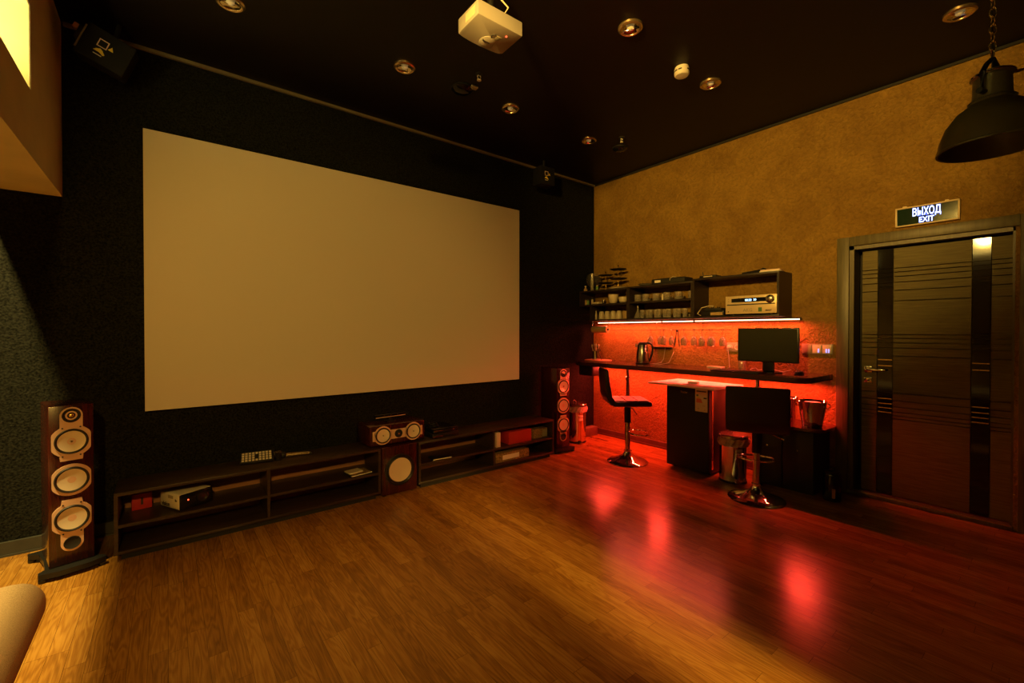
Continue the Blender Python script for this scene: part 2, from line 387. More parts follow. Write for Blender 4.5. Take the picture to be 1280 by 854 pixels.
# ------------------------------------------------------------------ loudspeakers
def clipcircle(R, cl, n=48):
    p = []
    for i in range(n):
        a = 2 * PI * i / n; x = R * math.cos(a); p.append((max(-cl, min(cl, x)), R * math.sin(a)))
    return p
def driver(parent, c, R, cone, dustcap=True, gold=False, plate=None, clip=None):
    """woofer facing -Y: trim plate, rubber surround, cone"""
    m = fr(c, (1, 0, 0), (0, 0, 1))       # local z = -Y (outwards)
    p = plate
    s_ = MB(); s_.lathe([(cone * 1.20, .0085), (cone * 1.12, .0125), (cone * 1.0, .0085), (cone * 1.0, .004), (cone * 1.2, .004)], m, 48, close=True)
    so = s_.obj('surround', M_RUB, p)
    k = MB()
    if gold:
        k.lathe([(cone, .005), (cone * .55, -.002 + .006), (cone * .35, .008), (0, .009)], m, 32); k.obj('horn', M_BMATTE, p)
        MB().lathe([(cone * .34, .008), (cone * .25, .014), (0, .017)], m, 24).obj('tweeter_dome', M_GOLD, p)
    elif dustcap:
        k.lathe([(cone, .0085), (cone * .93, .0075), (cone * .2, -.002 + .006), (cone * .2, .0045), (0, .0045)], m, 48)
        k.obj('cone', M_CONE, p)
        MB().lathe([(cone * .13, .0045), (cone * .12, .010), (cone * .06, .014), (0, .0145)], m, 24).obj('phase_plug', M_CHROME, p)
    else:
        k.lathe([(cone, .0085), (cone * .9, .0078), (cone * .6, .0055), (cone * .3, .0045), (0, .0042)], m, 48)
        k.obj('cone', M_CONE, p)
def tower(loc, rz, label):
    t = thing('floor_speaker', label, 'speaker', loc, rz, 'pair of tall floorstanding speakers')
    W, D = .183, .30
    MB().box((0, 0, .495), (W, D, .885), r=.004).obj('cabinet', M_ROSE, t)
    # plinth with pinched sides
    pl = [(-.135, -.19)] + [(-.06, -.215), (.06, -.215), (.135, -.19), (.135, -.165), (.105, -.13), (.098, 0), (.105, .13), (.145, .165), (.145, .19), (-.145, .19), (-.145, .165), (-.105, .13), (-.098, 0), (-.105, -.13), (-.135, -.165)]
    p = MB().prism(pl, .022, .050).obj('plinth', M_BLACK, t)
    for x, y in ((-.118, -.178), (.118, -.178), (-.128, .175), (.128, .175)):
        MB().lathe([(0, 0), (.016, 0), (.018, .006), (.018, .018), (.010, .022), (0, .022)], Matrix.Translation((x, y, 0)), 20).obj('foot', M_BLACK, p)
    y = -D / 2
    # top plate: tweeter + woofer
    def plate(parts):
        m = MB()
        for pts, cz in parts: m.prism(pts, 0, .006, fr((0, y - .0005, cz), (1, 0, 0), (0, 0, 1)))
        return m.obj('driver_plate', M_SATIN, t)
    a = plate([(clipcircle(.090, .079), .735), (clipcircle(.046, .046), .880), ([(-.046, -.07), (.046, -.07), (.046, 0), (-.046, 0)], .880), ([(-.045, -.106), (.045, -.106), (.048, -.08), (-.048, -.08)], .735)])
    driver(t, (0, y - .002, .735), .088, .058, True, plate=a)
    driver(t, (0, y - .002, .880), .04, .032, gold=True, plate=a)
    a2 = plate([(clipcircle(.088, .079), .520)])
    driver(t, (0, y - .002, .520), .088, .060, False, plate=a2)
    a3 = plate([(clipcircle(.090, .079), .305), ([(-.044, .08), (.044, .08), (.040, .106), (-.040, .106)], .305), (clipcircle(.046, .046), .168), ([(-.046, 0), (.046, 0), (.046, .07), (-.046, .07)], .168)])
    driver(t, (0, y - .002, .305), .088, .060, False, plate=a3)
    m = fr((0, y - .002, .168), (1, 0, 0), (0, 0, 1))
    MB().lathe([(.036, .004), (.034, .008), (.026, .0052), (0, .0048)], m, 32).obj('bass_port', M_BMATTE, a3)
    for z, pl_ in ((.812, a), (.655, a), (.385, a3), (.225, a3)):
        for x in (-.036, .036): MB().cyl((x, y - .0065, z), (x, y - .009, z), .004, seg=10).obj('plate_screw', M_DARKT, pl_)
    return t
spL = tower((-.456, 3.599, 0), math.radians(13.8), 'dark red floor speaker left of the screen, standing nearest the camera')
spR = dup(spL, (3.510, 3.662, 0), math.radians(-6.5), 'dark red floor speaker right of the tv bench, beside the steel bin')

# centre speaker on top of the subwoofer gap
cs_ = thing('centre_speaker', 'wide dark red centre speaker with two silver cones, above the subwoofer', 'speaker', (1.522, 3.62, .412), 0.02)
MB().box((0, 0, .085), (.485, .28, .160), r=.004).obj('cabinet', M_ROSE, cs_)
for x in (-.17, .17): MB().b2(x - .02, x + .02, -.12, .12, 0, .006).obj('rubber_foot', M_RUB, cs_)
p_ = MB()
for x in (-.135, .135): p_.prism(clipcircle(.0755, .0755), 0, .006, fr((x, -.1405, .085), (1, 0, 0), (0, 0, 1)))
p_.b2(-.075, .075, -.1465, -.1405, .047, .123); p_.b2(-.222, -.19, -.1465, -.1405, .045, .125, r=.002); p_.b2(.19, .222, -.1465, -.1405, .045, .125, r=.002)
pp = p_.obj('driver_plate', M_SATIN, cs_)
for x in (-.135, .135): driver(cs_, (x, -.1425, .085), .07, .053, True, plate=pp)
driver(cs_, (0, -.1425, .085), .03, .028, gold=True, plate=pp)

sub = thing('subwoofer', 'dark red square subwoofer with one large silver cone, set between the tv benches', 'subwoofer', (1.519, 3.60, 0))
MB().box((0, 0, .207), (.305, .33, .390), r=.004).obj('cabinet', M_ROSE, sub)
for x in (-.12, .12):
    for y in (-.13, .13): MB().cyl((x, y, 0), (x, y, .0125), .018).obj('foot', M_RUB, sub)
m = fr((0, -.1655, .205), (1, 0, 0), (0, 0, 1))
pl_ = MB().lathe([(.130, 0), (.130, .006), (.118, .010), (.112, .006), (.112, 0)], m, 64, close=True).obj('driver_ring', M_BLACK, sub)
MB().lathe([(.112, .004), (.110, .010), (.104, .013), (.098, .009), (.098, .004)], m, 64, close=True).obj('surround', M_RUB, sub)
MB().lathe([(.099, .009), (.085, .0085), (.05, .0055), (0, .0045)], m, 64).obj('cone', M_CONE, sub)

# ------------------------------------------------------------------ tv benches
def bench(x0, x1, label):
    t = thing('tv_bench', label, 'tv bench', ((x0 + x1) / 2, 3.595, 0), group='low open tv benches under the screen')
    hw = (x1 - x0) / 2; y0, y1 = -.165, .165; th = .018
    MB().b2(-hw, hw, y0, y1, .385, .385 + th, r=.001).obj('top_board', M_TVU, t)
    MB().b2(-hw, hw, y0, y1, .04, .04 + th, r=.001).obj('bottom_board', M_TVU, t)
    for sx in (-1, 1): MB().b2(sx * hw, sx * (hw - th), y0, y1, .058, .385).obj('side_panel', M_TVU, t)
    MB().b2(-th / 2, th / 2, y0, y1, .058, .385).obj('divider', M_TVU, t)
    for a, c in ((-hw + th, -th / 2), (th / 2, hw - th)): MB().b2(a, c, y0 + .004, y1, .195, .195 + th).obj('shelf', M_TVU, t)
    for a, c in ((-hw + th, -th / 2), (th / 2, hw - th)): MB().b2(a, c, y1 - .012, y1 - .002, .058, .385).obj('back_panel', M_TVB, t)
    p = MB(); p.b2(-hw + .03, hw - .03, y0 + .03, y0 + .045, 0, .04); p.b2(-hw + .03, hw - .03, y1 - .06, y1 - .045, 0, .04); p.obj('plinth', M_BMATTE, t)
    return t
bench(-.245, 1.353, 'long low dark bench at left with a projector on its shelf')
bench(1.688, 3.272, 'long low dark bench at right holding red and printed boxes')

# projector stored on the bench shelf
pj = thing('stored_projector', 'white box projector with a glossy black front lying on the tv bench shelf', 'projector', (.10, 3.592, .2135), math.radians(27))
MB().b2(-.10, .10, -.11, .11, .006, .105, r=.014, seg=3).obj('body', M_WHITE, pj)
MB().b2(-.098, .098, -.117, -.095, .008, .103, r=.008).obj('front_panel', M_BLACKG, pj)
MB().lathe([(.034, -.002), (.034, .008), (.028, .008), (.022, .002), (0, .004)], fr((.03, -.117, .06), (1, 0, 0), (0, 0, 1)), 28).obj('lens', M_BLACK, pj)
MB().cyl((-.055, -.119, .065), (-.055, -.116, .065), .004, seg=10).obj('indicator_light', M_LEDRED, pj)
side = fr((-.1004, .05, .055), (0, -1, 0), (0, 0, 1))
MB().text('vision', .038, fr((-.1006, .04, .020), (0, -1, 0), (0, 0, 1)), .0004, bold=.0012).obj('side_lettering', M_DARKT, pj, smooth=0)
t = MB(); t.text('Bs', .020, fr((-.1006, -.07, .06), (0, -1, 0), (0, 0, 1)), .0004, bold=.0008); t.obj('model_mark', M_DARKT, pj, smooth=0)
MB().b2(-.101, -.1, -.04, .015, .072, .092).obj('vent', M_GREYSW, pj)
MB().b2(-.02, .02, -.04, .04, 0, .0065).obj('foot', M_RUB, pj)

rb = thing('box', 'small red box at the far left end of the tv bench shelf', 'box', (-.13, 3.69, .2135), .1)
MB().b2(-.05, .05, -.03, .03, 0, .10, r=.002).obj('carton', M_RED, rb); MB().b2(-.006, .006, -.031, -.0305, .03, .075).obj('printed_mark', M_DARKT, rb)

# stack of flat papers / boxes near the centre of left bench
t = thing('disc_case', 'pale disc case lying on the shelf left of the subwoofer', 'case', (1.20, 3.52, .2135), .15)
MB().b2(-.09, .09, -.065, .065, 0, .014, r=.002).obj('case_body', M_BLACK, t); MB().b2(-.085, .085, -.0665, -.0655, .004, .011).obj('paper_spine', M_PAPER, t); MB().b2(-.08, .08, -.06, .06, .0142, .015).obj('cover_sheet', M_YBOX, t)
t = thing('booklet', 'small pale booklet lying on top of the disc case', 'booklet', (1.17, 3.53, .2287), .15)
MB().b2(-.055, .055, -.045, .045, 0, .008, r=.001).obj('pages', M_PAPER, t); MB().b2(-.056, .056, -.046, .046, .008, .0095).obj('cover', M_WHITE2, t)
t = thing('disc_case', 'flat pale case on the upper shelf just right of the subwoofer', 'case', (1.93, 3.50, .2135), -.1)
MB().b2(-.09, .09, -.06, .06, 0, .014, r=.002).obj('case_body', M_BLACK, t); MB().b2(-.085, .085, -.0615, -.0605, .004, .011).obj('paper_spine', M_PAPER, t)

def carton(name, lab, cat, loc, d, mt, rz=0., extra=None):
    t = thing(name, lab, cat, loc, rz)
    MB().b2(-d[0] / 2, d[0] / 2, -d[1] / 2, d[1] / 2, 0, d[2], r=.002).obj('carton', mt, t)
    MB().b2(-d[0] / 2 + .004, d[0] / 2 - .004, -.012, .012, d[2], d[2] + .0008).obj('lid_seam', M_DARKT, t)
    return t
carton('book', 'pale upright book at the left end of the right tv bench shelf', 'book', (2.555, 3.53, .2135), (.05, .14, .145), M_PINK)
b_ = carton('box', 'plain red box on the right tv bench, tallest on its shelf', 'box', (2.84, 3.55, .2135), (.295, .16, .125), M_RED)
b_ = carton('box', 'beige printed box on the right tv bench, right of the red box', 'box', (3.14, 3.60, .2135), (.20, .20, .095), M_YBOX)
MB().b2(.03, .095, -.1015, -.1005, .01, .08).obj('printed_label', M_GREYSW, b_)
b_ = carton('box', 'long patterned box on the lower shelf of the right tv bench', 'box', (2.735, 3.55, .0585), (.42, .18, .085), M_YBOX)
t = MB(); t.b2(-.13, .08, -.0912, -.0905, .02, .065); t.obj('printed_label', M_PAPER, b_, smooth=0)

# game console stack on right bench
gc = thing('game_console', 'black game console with coiled cables on the right tv bench top', 'console', (1.965, 3.60, .4032), 0.03)
MB().b2(-.135, .135, -.14, .14, .004, .040, r=.004).obj('lower_case', M_BLACK, gc)
MB().b2(-.12, .13, -.13, .13, .043, .080, r=.006).obj('upper_case', M_BLACKG, gc)
MB().b2(-.10, .10, -.10, .10, 0, .0045).b2(-.09, .10, -.10, .10, .0395, .0435).obj('spacers', M_RUB, gc)
MB().b2(-.13, -.03, -.1415, -.1395, .012, .018).b2(-.115, -.02, -.1315, -.1295, .058, .064).obj('disc_slot', M_CHROME, gc)
MB().cyl((.085, -.1325, .06), (.085, -.129, .06), .006, seg=12).obj('power_button', M_CHROME, gc)
c_ = MB()
for k in range(3):
    c_.tube([(-.05 + .045 * math.cos(a + k) * (1 - .15 * k), .0 + .05 * math.sin(a + k), .086 + .010 * k + .004 * math.sin(3 * a)) for a in [i * 2 * PI / 26 for i in range(26)]], .0035, 6, True)
c_.obj('coiled_cable', M_BLACK, gc)
# sensor bar on centre speaker
sb = thing('sensor_bar', 'slim black sensor bar on a small foot, on top of the centre speaker', 'sensor', (1.51, 3.62, .5775), .05)
MB().b2(-.14, .14, -.02, .02, .040, .066, r=.005).obj('bar_housing', M_BLACKG, sb); MB().b2(-.135, .135, -.0212, -.0202, .041, .046).obj('edge_line', M_SATIN, sb)
MB().cyl((0, 0, .01), (0, 0, .045), .010).obj('neck', M_BLACK, sb); MB().b2(-.04, .04, -.03, .03, 0, .011, r=.004).obj('foot', M_BLACK, sb)
for x in (-.06, .0, .06): MB().cyl((x, -.0225, .054), (x, -.0195, .054), .006, seg=12).obj('lens', M_CHROME, sb)

# remote pad and microphone on left bench
rm = thing('remote_control', 'flat black remote pad with rows of pale buttons on the tv bench', 'remote', (.515, 3.665, .4245), rot=(math.radians(17), 0, math.radians(-8)))
MB().b2(-.06, .06, .055, .062, -.0205, .017, r=.001, m=Matrix.Rotation(math.radians(-17), 4, 'X')).obj('rear_prop', M_BLACK, rm)
MB().b2(-.105, .105, -.07, .07, 0, .016, r=.004).obj('casing', M_BLACK, rm)
bt = MB()
for i in range(9):
    for jx in range(4):
        if (i, jx) in ((4, 1), (4, 2)): continue
        bt.b2(-.094 + i * .0215, -.094 + i * .0215 + .015, -.058 + jx * .031, -.058 + jx * .031 + .02, .0158, .019)
bt.obj('buttons', M_WHITE, rm, smooth=0)
mc = thing('microphone', 'silver handled microphone lying on the tv bench right of the remote', 'microphone', (.755, 3.62, .4032), math.radians(-6))
MB().cyl((-.055, 0, .020), (.105, 0, .014), .016, .012).obj('handle', M_BRASSR, mc); MB().lathe([(0, -.028), (.016, -.024), (.024, -.005), (.020, .014), (.016, .018), (0, .018)], fr((-.075, 0, .024), (0, 1, 0), (0, 0, 1)), 20).obj('grille_head', M_BLACK, mc)
MB().cyl((.105, 0, .014), (.118, 0, .014), .010).obj('end_cap', M_BLACK, mc)
cu = thing('cup', 'small black cylindrical cup between the remote and the microphone', 'cup', (.642, 3.60, .4032))
MB().lathe([(0, 0), (.024, 0), (.026, .06), (.023, .06), (.021, .006), (0, .006)], None, 24).obj('cup_body', M_BLACKG, cu); MB().ring((0, 0, .06), .0245, .0015).obj('rim', M_BRASSR, cu)

# ------------------------------------------------------------------ surround speakers
def surround(loc, rot, label, W=.25, Hh=.16, D=.15, icons=1.):
    t = thing('surround_speaker', label, 'speaker', loc, rot=rot, group='black ceiling mounted surround speakers')
    MB().box((0, 0, 0), (W, D, Hh), r=.008).obj('cabinet', M_BLACKR, t)
    y = -D / 2
    k = icons
    f = fr((-.02 * k, y, .02 * k), (1, 0, 0), (0, 0, 1))
    o = MB(); s = .024 * k; e = .005 * k
    for a in ((-s, s, s - e, s), (-s, s, -s, -s + e), (-s, -s + e, -s, s), (s - e, s, -s, s)): o.b2(a[0], a[1], a[2], a[3], 0, .001, m=f)
    o.obj('square_mark', M_PINK, t, smooth=0)
    f = fr((.008 * k, y, .004 * k), (1, 0, 0), (0, 0, 1))
    MB().prism([(0, 0), (.026 * k, 0), (.013 * k, .026 * k)], 0, .001, f).obj('warning_mark', M_YEL, t, smooth=0)
    f = fr((-.02 * k, y, -.034 * k), (1, 0, 0), (0, 0, 1))
    MB().prism([(-.028 * k, -.002), (-.018 * k, .012 * k), (0, .022 * k), (.012 * k, .014 * k), (.028 * k, -.004 * k), (.022 * k, -.012 * k), (0, -.002)], 0, .001, f).obj('hand_mark', M_YEL, t, smooth=0)
    MB().b2(-.022 * k, .018 * k, -.022 * k, -.017 * k, 0, .001, m=f).obj('bar_mark', M_WHITE, t, smooth=0)
    return t
sL = surround((-.275, 3.72, 3.075), (math.radians(8), math.radians(22), math.radians(0)), 'black surround speaker with warning icons, tilted beside the left bulkhead', W=.235, Hh=.20)
MB().b2(-.15, -.118, -.05, .02, -.02, .06, r=.004).obj('bracket', M_BMATTE, sL); MB().b2(-.175, -.150, -.045, .0, .03, .06, r=.003).obj('bracket_tab', M_WOODT, sL); MB().b2(-.122, -.114, -.077, -.070, -.075, .075).obj('edge_trim', M_MOULD, sL)
MB().cyl((0, .02, .09), (-.03, .05, .21), .012).obj('ceiling_arm', M_BLACK, sL)
sR = surround((3.385, 3.72, 3.10), (0, 0, math.radians(-4)), 'black surround speaker with small icons, right of the screen near the corner', W=.20, Hh=.20)
MB().cyl((0, .0, .09), (0, .0, .19), .016).obj('ceiling_arm', M_BLACK, sR); MB().b2(-.03, .03, -.03, .03, .10, .118, r=.003).obj('bracket', M_BRASSR, sR)

# ------------------------------------------------------------------ ceiling fittings
dlr = thing('downlight', 'round metal downlight', 'ceiling light', (0, 0, 0), group='recessed downlights in the dark ceiling')
MB().lathe([(.052, -.004), (.056, -.016), (.066, -.018), (.076, -.012), (.078, 0), (.050, 0)], None, 40, close=True).obj('trim_ring', M_BRASSR, dlr)
MB().lathe([(.054, -.013), (.042, -.006), (.025, -.003), (0, -.003)], None, 32).obj('reflector', M_REFL, dlr)
MB().lathe([(.022, -.003), (.022, -.010), (.014, -.016), (0, -.018)], None, 24).obj('bulb', M_BULBG, dlr)
MB().tube([(-.046, 0, -.012), (-.02, .004, -.015), (.02, -.004, -.015), (.046, 0, -.012)], .002).obj('retaining_spring', M_CHROME, dlr)
spots = [(.309, 3.082, 'round downlight at the top left, above the screen'), (1.388, 3.04, 'round downlight straight above the middle of the screen'),
         (2.367, 3.033, 'round downlight below and right of the projector, above the screen end'), (2.344, 1.757, 'round downlight just right of the white projector'),
         (3.363, 1.762, 'round downlight right of the white smoke detector'), (3.387, 3.045, 'small round downlight near the far room corner'),
         (3.81, .433, 'dim round downlight at the upper right beside the lamp chain')]
for i, (x, y, lb) in enumerate(spots):
    if i == 0: dlr.location = (x, y, CZ); dlr['label'] = lb
    else: dup(dlr, (x, y, CZ), i * .7, lb)
sm = thing('smoke_detector', 'white cylindrical smoke detector between two downlights', 'smoke detector', (3.0, 1.79, CZ))
MB().lathe([(0, 0), (.048, 0), (.048, -.012), (.052, -.014), (.052, -.052), (.044, -.062), (0, -.066)], None, 36).obj('housing', M_WHITE, sm)
v = MB()
for i in range(10):
    if i % 5 == 4: continue
    a = 2 * PI * i / 10; v.b2(-.012, .012, -.0035, .003, -.036, -.028, m=Matrix.Rotation(a, 4, 'Z') @ Matrix.Translation((0, -.0515, 0)))
v.obj('vent_slots', M_DARKT, sm)
def sprinkler(loc, lb):
    t = thing('sprinkler', lb, 'sprinkler', loc, group='ceiling sprinklers')
    MB().lathe([(0, 0), (.030, 0), (.028, -.006), (.012, -.012), (0, -.012)], None, 24).obj('escutcheon', M_BMATTE, t)
    MB().tube([(-.006, 0, -.01), (-.014, 0, -.022), (-.012, 0, -.038), (-.003, 0, -.046)], .004).tube([(.006, 0, -.01), (.014, 0, -.022), (.012, 0, -.038), (.003, 0, -.046)], .004).lathe([(0, -.046), (.016, -.046), (.016, -.050), (0, -.050)], None, 16).obj('head', M_WHITE, t)
    return t
sprinkler((1.87, 2.78, CZ), 'small pale sprinkler head below the white projector')
sprinkler((3.60, 2.80, CZ), 'small pale sprinkler head near the far corner of the ceiling')
def domes(loc, lb, s=1.):
    t = thing('ceiling_sensor', lb, 'sensor', loc, group='black domed ceiling sensors')
    MB().lathe([(0, 0), (.085 * s, 0), (.085 * s, -.012), (.075 * s, -.022), (.05 * s, -.036), (0, -.042)], None, 36).obj('dome', M_BLACKG, t)
    MB().lathe([(.084 * s, 0), (.092 * s, 0), (.092 * s, -.008), (.084 * s, -.010)], None, 36, close=True).obj('rim', M_BMATTE, t)
    return t
d_ = domes((1.873, 3.03, CZ), 'black domed ceiling sensor beside the sprinkler under the projector')
MB().b2(.03, .09, -.10, -.06, -.014, 0, r=.003).obj('label_tab', M_GREYSW, d_)
domes((3.79, 2.97, CZ), 'black domed ceiling sensor near the far corner of the ceiling', .9)

# ceiling projector
pr = thing('ceiling_projector', 'white projector hanging upside down from the dark ceiling', 'projector', (1.388, 1.952, 2.95))
pts = [(-.146, -.097), (.142, -.099), (.146, .088)] + [(.146 * math.cos(a), .088 + .022 * math.sin(a)) for a in [PI * i / 12 for i in range(1, 12)]] + [(-.146, .092)]
b_ = MB(); b_.prism(pts, 0, .078)
bmesh.ops.bevel(b_.b, geom=[e for e in b_.b.edges], offset=.006, segments=2, affect='EDGES', profile=.5)
b_.obj('body', M_PROJ, pr)
MB().lathe([(0, -.010), (.030, -.009), (.044, -.002), (.048, .012), (0, .012)], Matrix.Translation((.015, .055, 0)), 32, sx=1., sy=1.1).obj('lens_housing', M_PROJ, pr)
MB().b2(-.022, .024, .030, .036, -.0125, -.004, m=Matrix.Translation((.0, .012, 0)), r=.002).obj('lens_slot', M_DARKT, pr)
MB().b2(.03, .06, -.020, .010, -.002, .003, r=.001).obj('foot_plate', M_GREYSW, pr)
MB().tube([(.020 + .016 * math.cos(a), -.006 + .018 * math.sin(a), -.001) for a in [PI * .55 + PI * .9 * i / 10 for i in range(11)]], .003).obj('crescent_vent', M_DARKT, pr)
MB().cyl((.072, -.045, -.002), (.072, -.045, .002), .0045, seg=12).obj('indicator_light', M_LEDRED, pr)
MB().b2(-.1470, -.1455, -.07, .02, .015, .060).obj('side_vent', M_CERAM, pr)
a_ = MB(); a_.cyl((0, .0, .10), (0, 0, CZ - 2.95), .018); a_.b2(-.07, .07, -.05, .05, .088, .102, r=.003); a_.lathe([(0, CZ - 2.95 - .02), (.05, CZ - 2.95 - .02), (.05, CZ - 2.95), (0, CZ - 2.95)], None, 24)
for x, y in ((-.06, -.04), (.06, -.04), (-.06, .04), (.06, .04)): a_.cyl((x, y, .076), (x, y, .09), .006, seg=10)
a_.obj('mounting_bracket', M_BLACK, pr)
MB().tube([(.03, -.08, .078), (.05, -.09, .12), (.03, -.05, .18), (.015, -.02, .26), (.012, -.01, .34)], .004).obj('power_cable', M_CERAM, pr)

# ------------------------------------------------------------------ pendant lamp
pe = thing('pendant_lamp', 'dark industrial pendant lamp hanging by a chain at the right edge', 'lamp', (2.455, .191, 2.045))
R = .150
MB().lathe([(R + .004, .0), (R + .004, .006), (R, .010), (R * .97, .045), (R * .86, .095), (R * .66, .140), (R * .42, .168), (.062, .180), (.060, .176), (R * .40, .162), (R * .64, .134), (R * .84, .090), (R * .945, .042), (R * .975, .0)], None, 56, close=True).obj('shade', M_PEND, pe)
nk = MB().lathe([(.066, .178), (.056, .184), (.054, .200), (.052, .262), (.058, .266), (.058, .276), (.048, .282), (0, .284)], None, 36).obj('neck', M_NECK, pe)
MB().ring((0, 0, .270), .0595, .003).obj('collar_ring', M_CHROME, pe)
yk = MB()
for s in (-1, 1):
    d = Vector((-.95, .31, 0)) * s * .030
    pth = [(d.x * 2.25, d.y * 2.25, .196), (d.x * 2.25, d.y * 2.25, .270), (d.x * 1.3, d.y * 1.3, .305), (0, 0, .335)]
    yk.tube(pth, .0085, 8)
    yk.cyl((d.x * 1.7, d.y * 1.7, .200), (d.x * 2.9, d.y * 2.9, .200), .010, seg=12)
yk.obj('yoke', M_BLACK, pe)
for a in (0.6, 2.7, 4.8): MB().cyl((.056 * math.cos(a), .056 * math.sin(a), .262), (.082 * math.cos(a), .082 * math.sin(a), .262), .006, .004, seg=10).obj('clamp_screw', M_CHROME, pe)
MB().lathe([(0, .055), (.022, .062), (.030, .085), (.024, .115), (.014, .135), (.014, .17)], None, 24).obj('bulb', mat('clear_bulb_glass', (.3, .25, .2), .05, spec=.8), pe)
ch = MB(); z = .335; k = 0
while z < CZ - 2.045 - .012:
    ang = (k % 2) * PI / 2 + .5
    n = 14
    ch.tube([Vector((math.cos(ang) * .0095 * math.cos(2 * PI * i / n), math.sin(ang) * .0095 * math.cos(2 * PI * i / n), z + .016 + .020 * math.sin(2 * PI * i / n))) for i in range(n)], .0026, 6, True)
    z += .0315; k += 1
ch.obj('chain', M_CHAIN, pe)
MB().tube([(.008, 0, .30), (.014, .004, .5), (.006, .008, .8), (.012, .004, 1.1), (.008, 0, 1.235)], .003).obj('cord', M_BLACK, pe)
MB().lathe([(0, 1.2505), (.045, 1.2505), (.040, 1.23), (0, 1.225)], None, 24).obj('ceiling_rose', M_BLACK, pe)

# ------------------------------------------------------------------ bar counter
ct = thing('bar_counter', 'long dark red bar counter along the brown wall with rounded ends', 'counter', (4.2, 2.48, 0))
pts = [(4.497, 1.262), (4.497, 3.93)] + [(4.30, 3.93)] + arc(4.10, 3.68, .16, 70, 180, 10) + [(3.925, 3.2), (3.925, 1.6)] + arc(4.02, 1.365, .105, 180, 262, 8)
pts = [(x - 4.2, y - 2.48) for x, y in pts][::-1]
MB().prism(pts, .945, .983).obj('worktop', M_COUNT, ct)
MB().prism([(x * .999 + .0, y * .9985) for x, y in pts], .938, .9449).obj('edge_band', M_BMATTE, ct)
for yy in (3.092, 1.707):
    p = MB().lathe([(0, 0), (.045, 0), (.045, .006), (.020, .012), (.020, .80), (.026, .802), (.026, .84), (.018, .842), (.018, .93), (.04, .932), (.04, .938), (0, .938)], Matrix.Translation((-.10, yy - 2.48, 0)), 24)
    p.obj('support_leg', M_STEEL, ct)
bx_ = thing('storage_box', 'small black box fixed under the far left end of the bar counter', 'box', (4.08, 3.64, .815))
MB().b2(-.085, .085, -.11, .11, 0, .120, r=.015, seg=3).obj('box_body', M_BLACK, bx_); MB().b2(-.06, .06, -.08, .08, .119, .1225).obj('mounting_pad', M_BMATTE, bx_)

# LED strips
led = thing('led_tube', 'glowing red led tube running under the wall shelves', 'light strip', (4.39, 2.62, 1.458))
for a, c in ((1.158, .235), (.220, -.148), (-.165, -1.145)):
    MB().b2(-.006, .006, c, a, -.004, .006, r=.002).obj('glowing_tube', M_LED, led)
MB().b2(-.012, .012, -1.15, 1.16, .0061, .018).obj('channel', M_BLACK, led)
for y in (1.162, .2275, -.1565, -1.15): MB().b2(-.011, .011, y - .006, y + .006, -.006, .0065).obj('end_clip', M_BMATTE, led)
led2 = thing('led_tube', 'glowing red led strip hidden under the bar counter', 'light strip', (4.36, 2.5, .930))
MB().b2(-.006, .006, -1.19, 1.36, -.001, .004).obj('glowing_tube', M_LED, led2); MB().b2(-.01, .01, -1.2, 1.37, .0041, .008).obj('channel', M_WHITE, led2)

# ------------------------------------------------------------------ wall shelves
def shelf(y0, y1, zt, label, mid=True, notch=0.):
    t = thing('wall_shelf', label, 'shelf', (4.355, (y0 + y1) / 2, 0), group='dark open wall shelves over the bar')
    h = (y1 - y0) / 2; x0, x1 = -.145, .1445; th = .018
    MB().b2(x0, x1, -h, h, zt - th, zt, r=.001).obj('top_board', M_SHELF, t)
    MB().b2(x0, x1, -h, h - notch, 1.482, 1.50, r=.001).obj('bottom_board', M_SHELF, t)
    MB().b2(x0, x1, -h, -h + th, 1.50, zt - th).obj('side_panel', M_SHELF, t)
    MB().b2(x0, x1, h - th, h, 1.50 if not notch else 1.672, zt - th).obj('side_panel', M_SHELF, t)
    if mid: MB().b2(x0 + .002, x1, -h + th, h - (th if not notch else 0), 1.672, 1.69).obj('shelf_board', M_SHELF, t)
    if notch: MB().b2(x0 + .01, x1, h - notch - th, h - notch, 1.50, 1.672).obj('side_panel', M_SHELF, t)
    return t
shelf(3.18, 3.94, 1.866, 'leftmost dark wall shelf with cake stands on top', True, .17)
shelf(2.385, 3.178, 1.866, 'middle dark wall shelf full of drinking glasses')
shelf(1.58, 2.383, 1.884, 'rightmost dark wall shelf holding the silver receiver', False)

# receiver
rc = thing('receiver', 'silver stereo receiver with blue display on the rightmost wall shelf', 'receiver', (4.335, 1.818, 1.50))
MB().b2(-.12, .13, -.22, .22, .016, .176, r=.002).obj('casing', M_BLACK, rc)
MB().b2(-.135, -.12, -.224, .224, .014, .182, r=.002).obj('front_panel', mat('champagne_front', (.78, .62, .38), .38, .3), rc)
for y in (-.17, .17): MB().cyl((-.09, y, 0), (-.09, y, .016), .018).cyl((.09, y, 0), (.09, y, .016), .018).obj('foot', M_BLACK, rc)
MB().b2(-.1365, -.1345, -.150, .168, .122, .158).obj('display_window', M_BLACKG, rc)
d = MB(); d.text('88:28', .026, W_((-.1372, .015, .130)), .0004, bold=.0006); d.text('30', .026, W_((-.1372, -.042, .131)), .0004, bold=.0006); d.obj('display_digits', M_DISP, rc, smooth=0)
MB().b2(-.1362, -.1345, -.21, .21, .094, .104).obj('groove', M_DARKT, rc)
kb = MB(); kb.lathe([(.033, 0), (.033, .004), (.029, .006), (.027, .022), (.020, .026), (0, .026)], W_((-.135, -.168, .140)), 32).obj('volume_knob', M_STEEL, rc)
MB().lathe([(.034, 0), (.038, .0), (.037, .003), (.034, .003)], W_((-.1345, -.168, .140)), 32, close=True).obj('knob_ring', M_DARKT, rc)
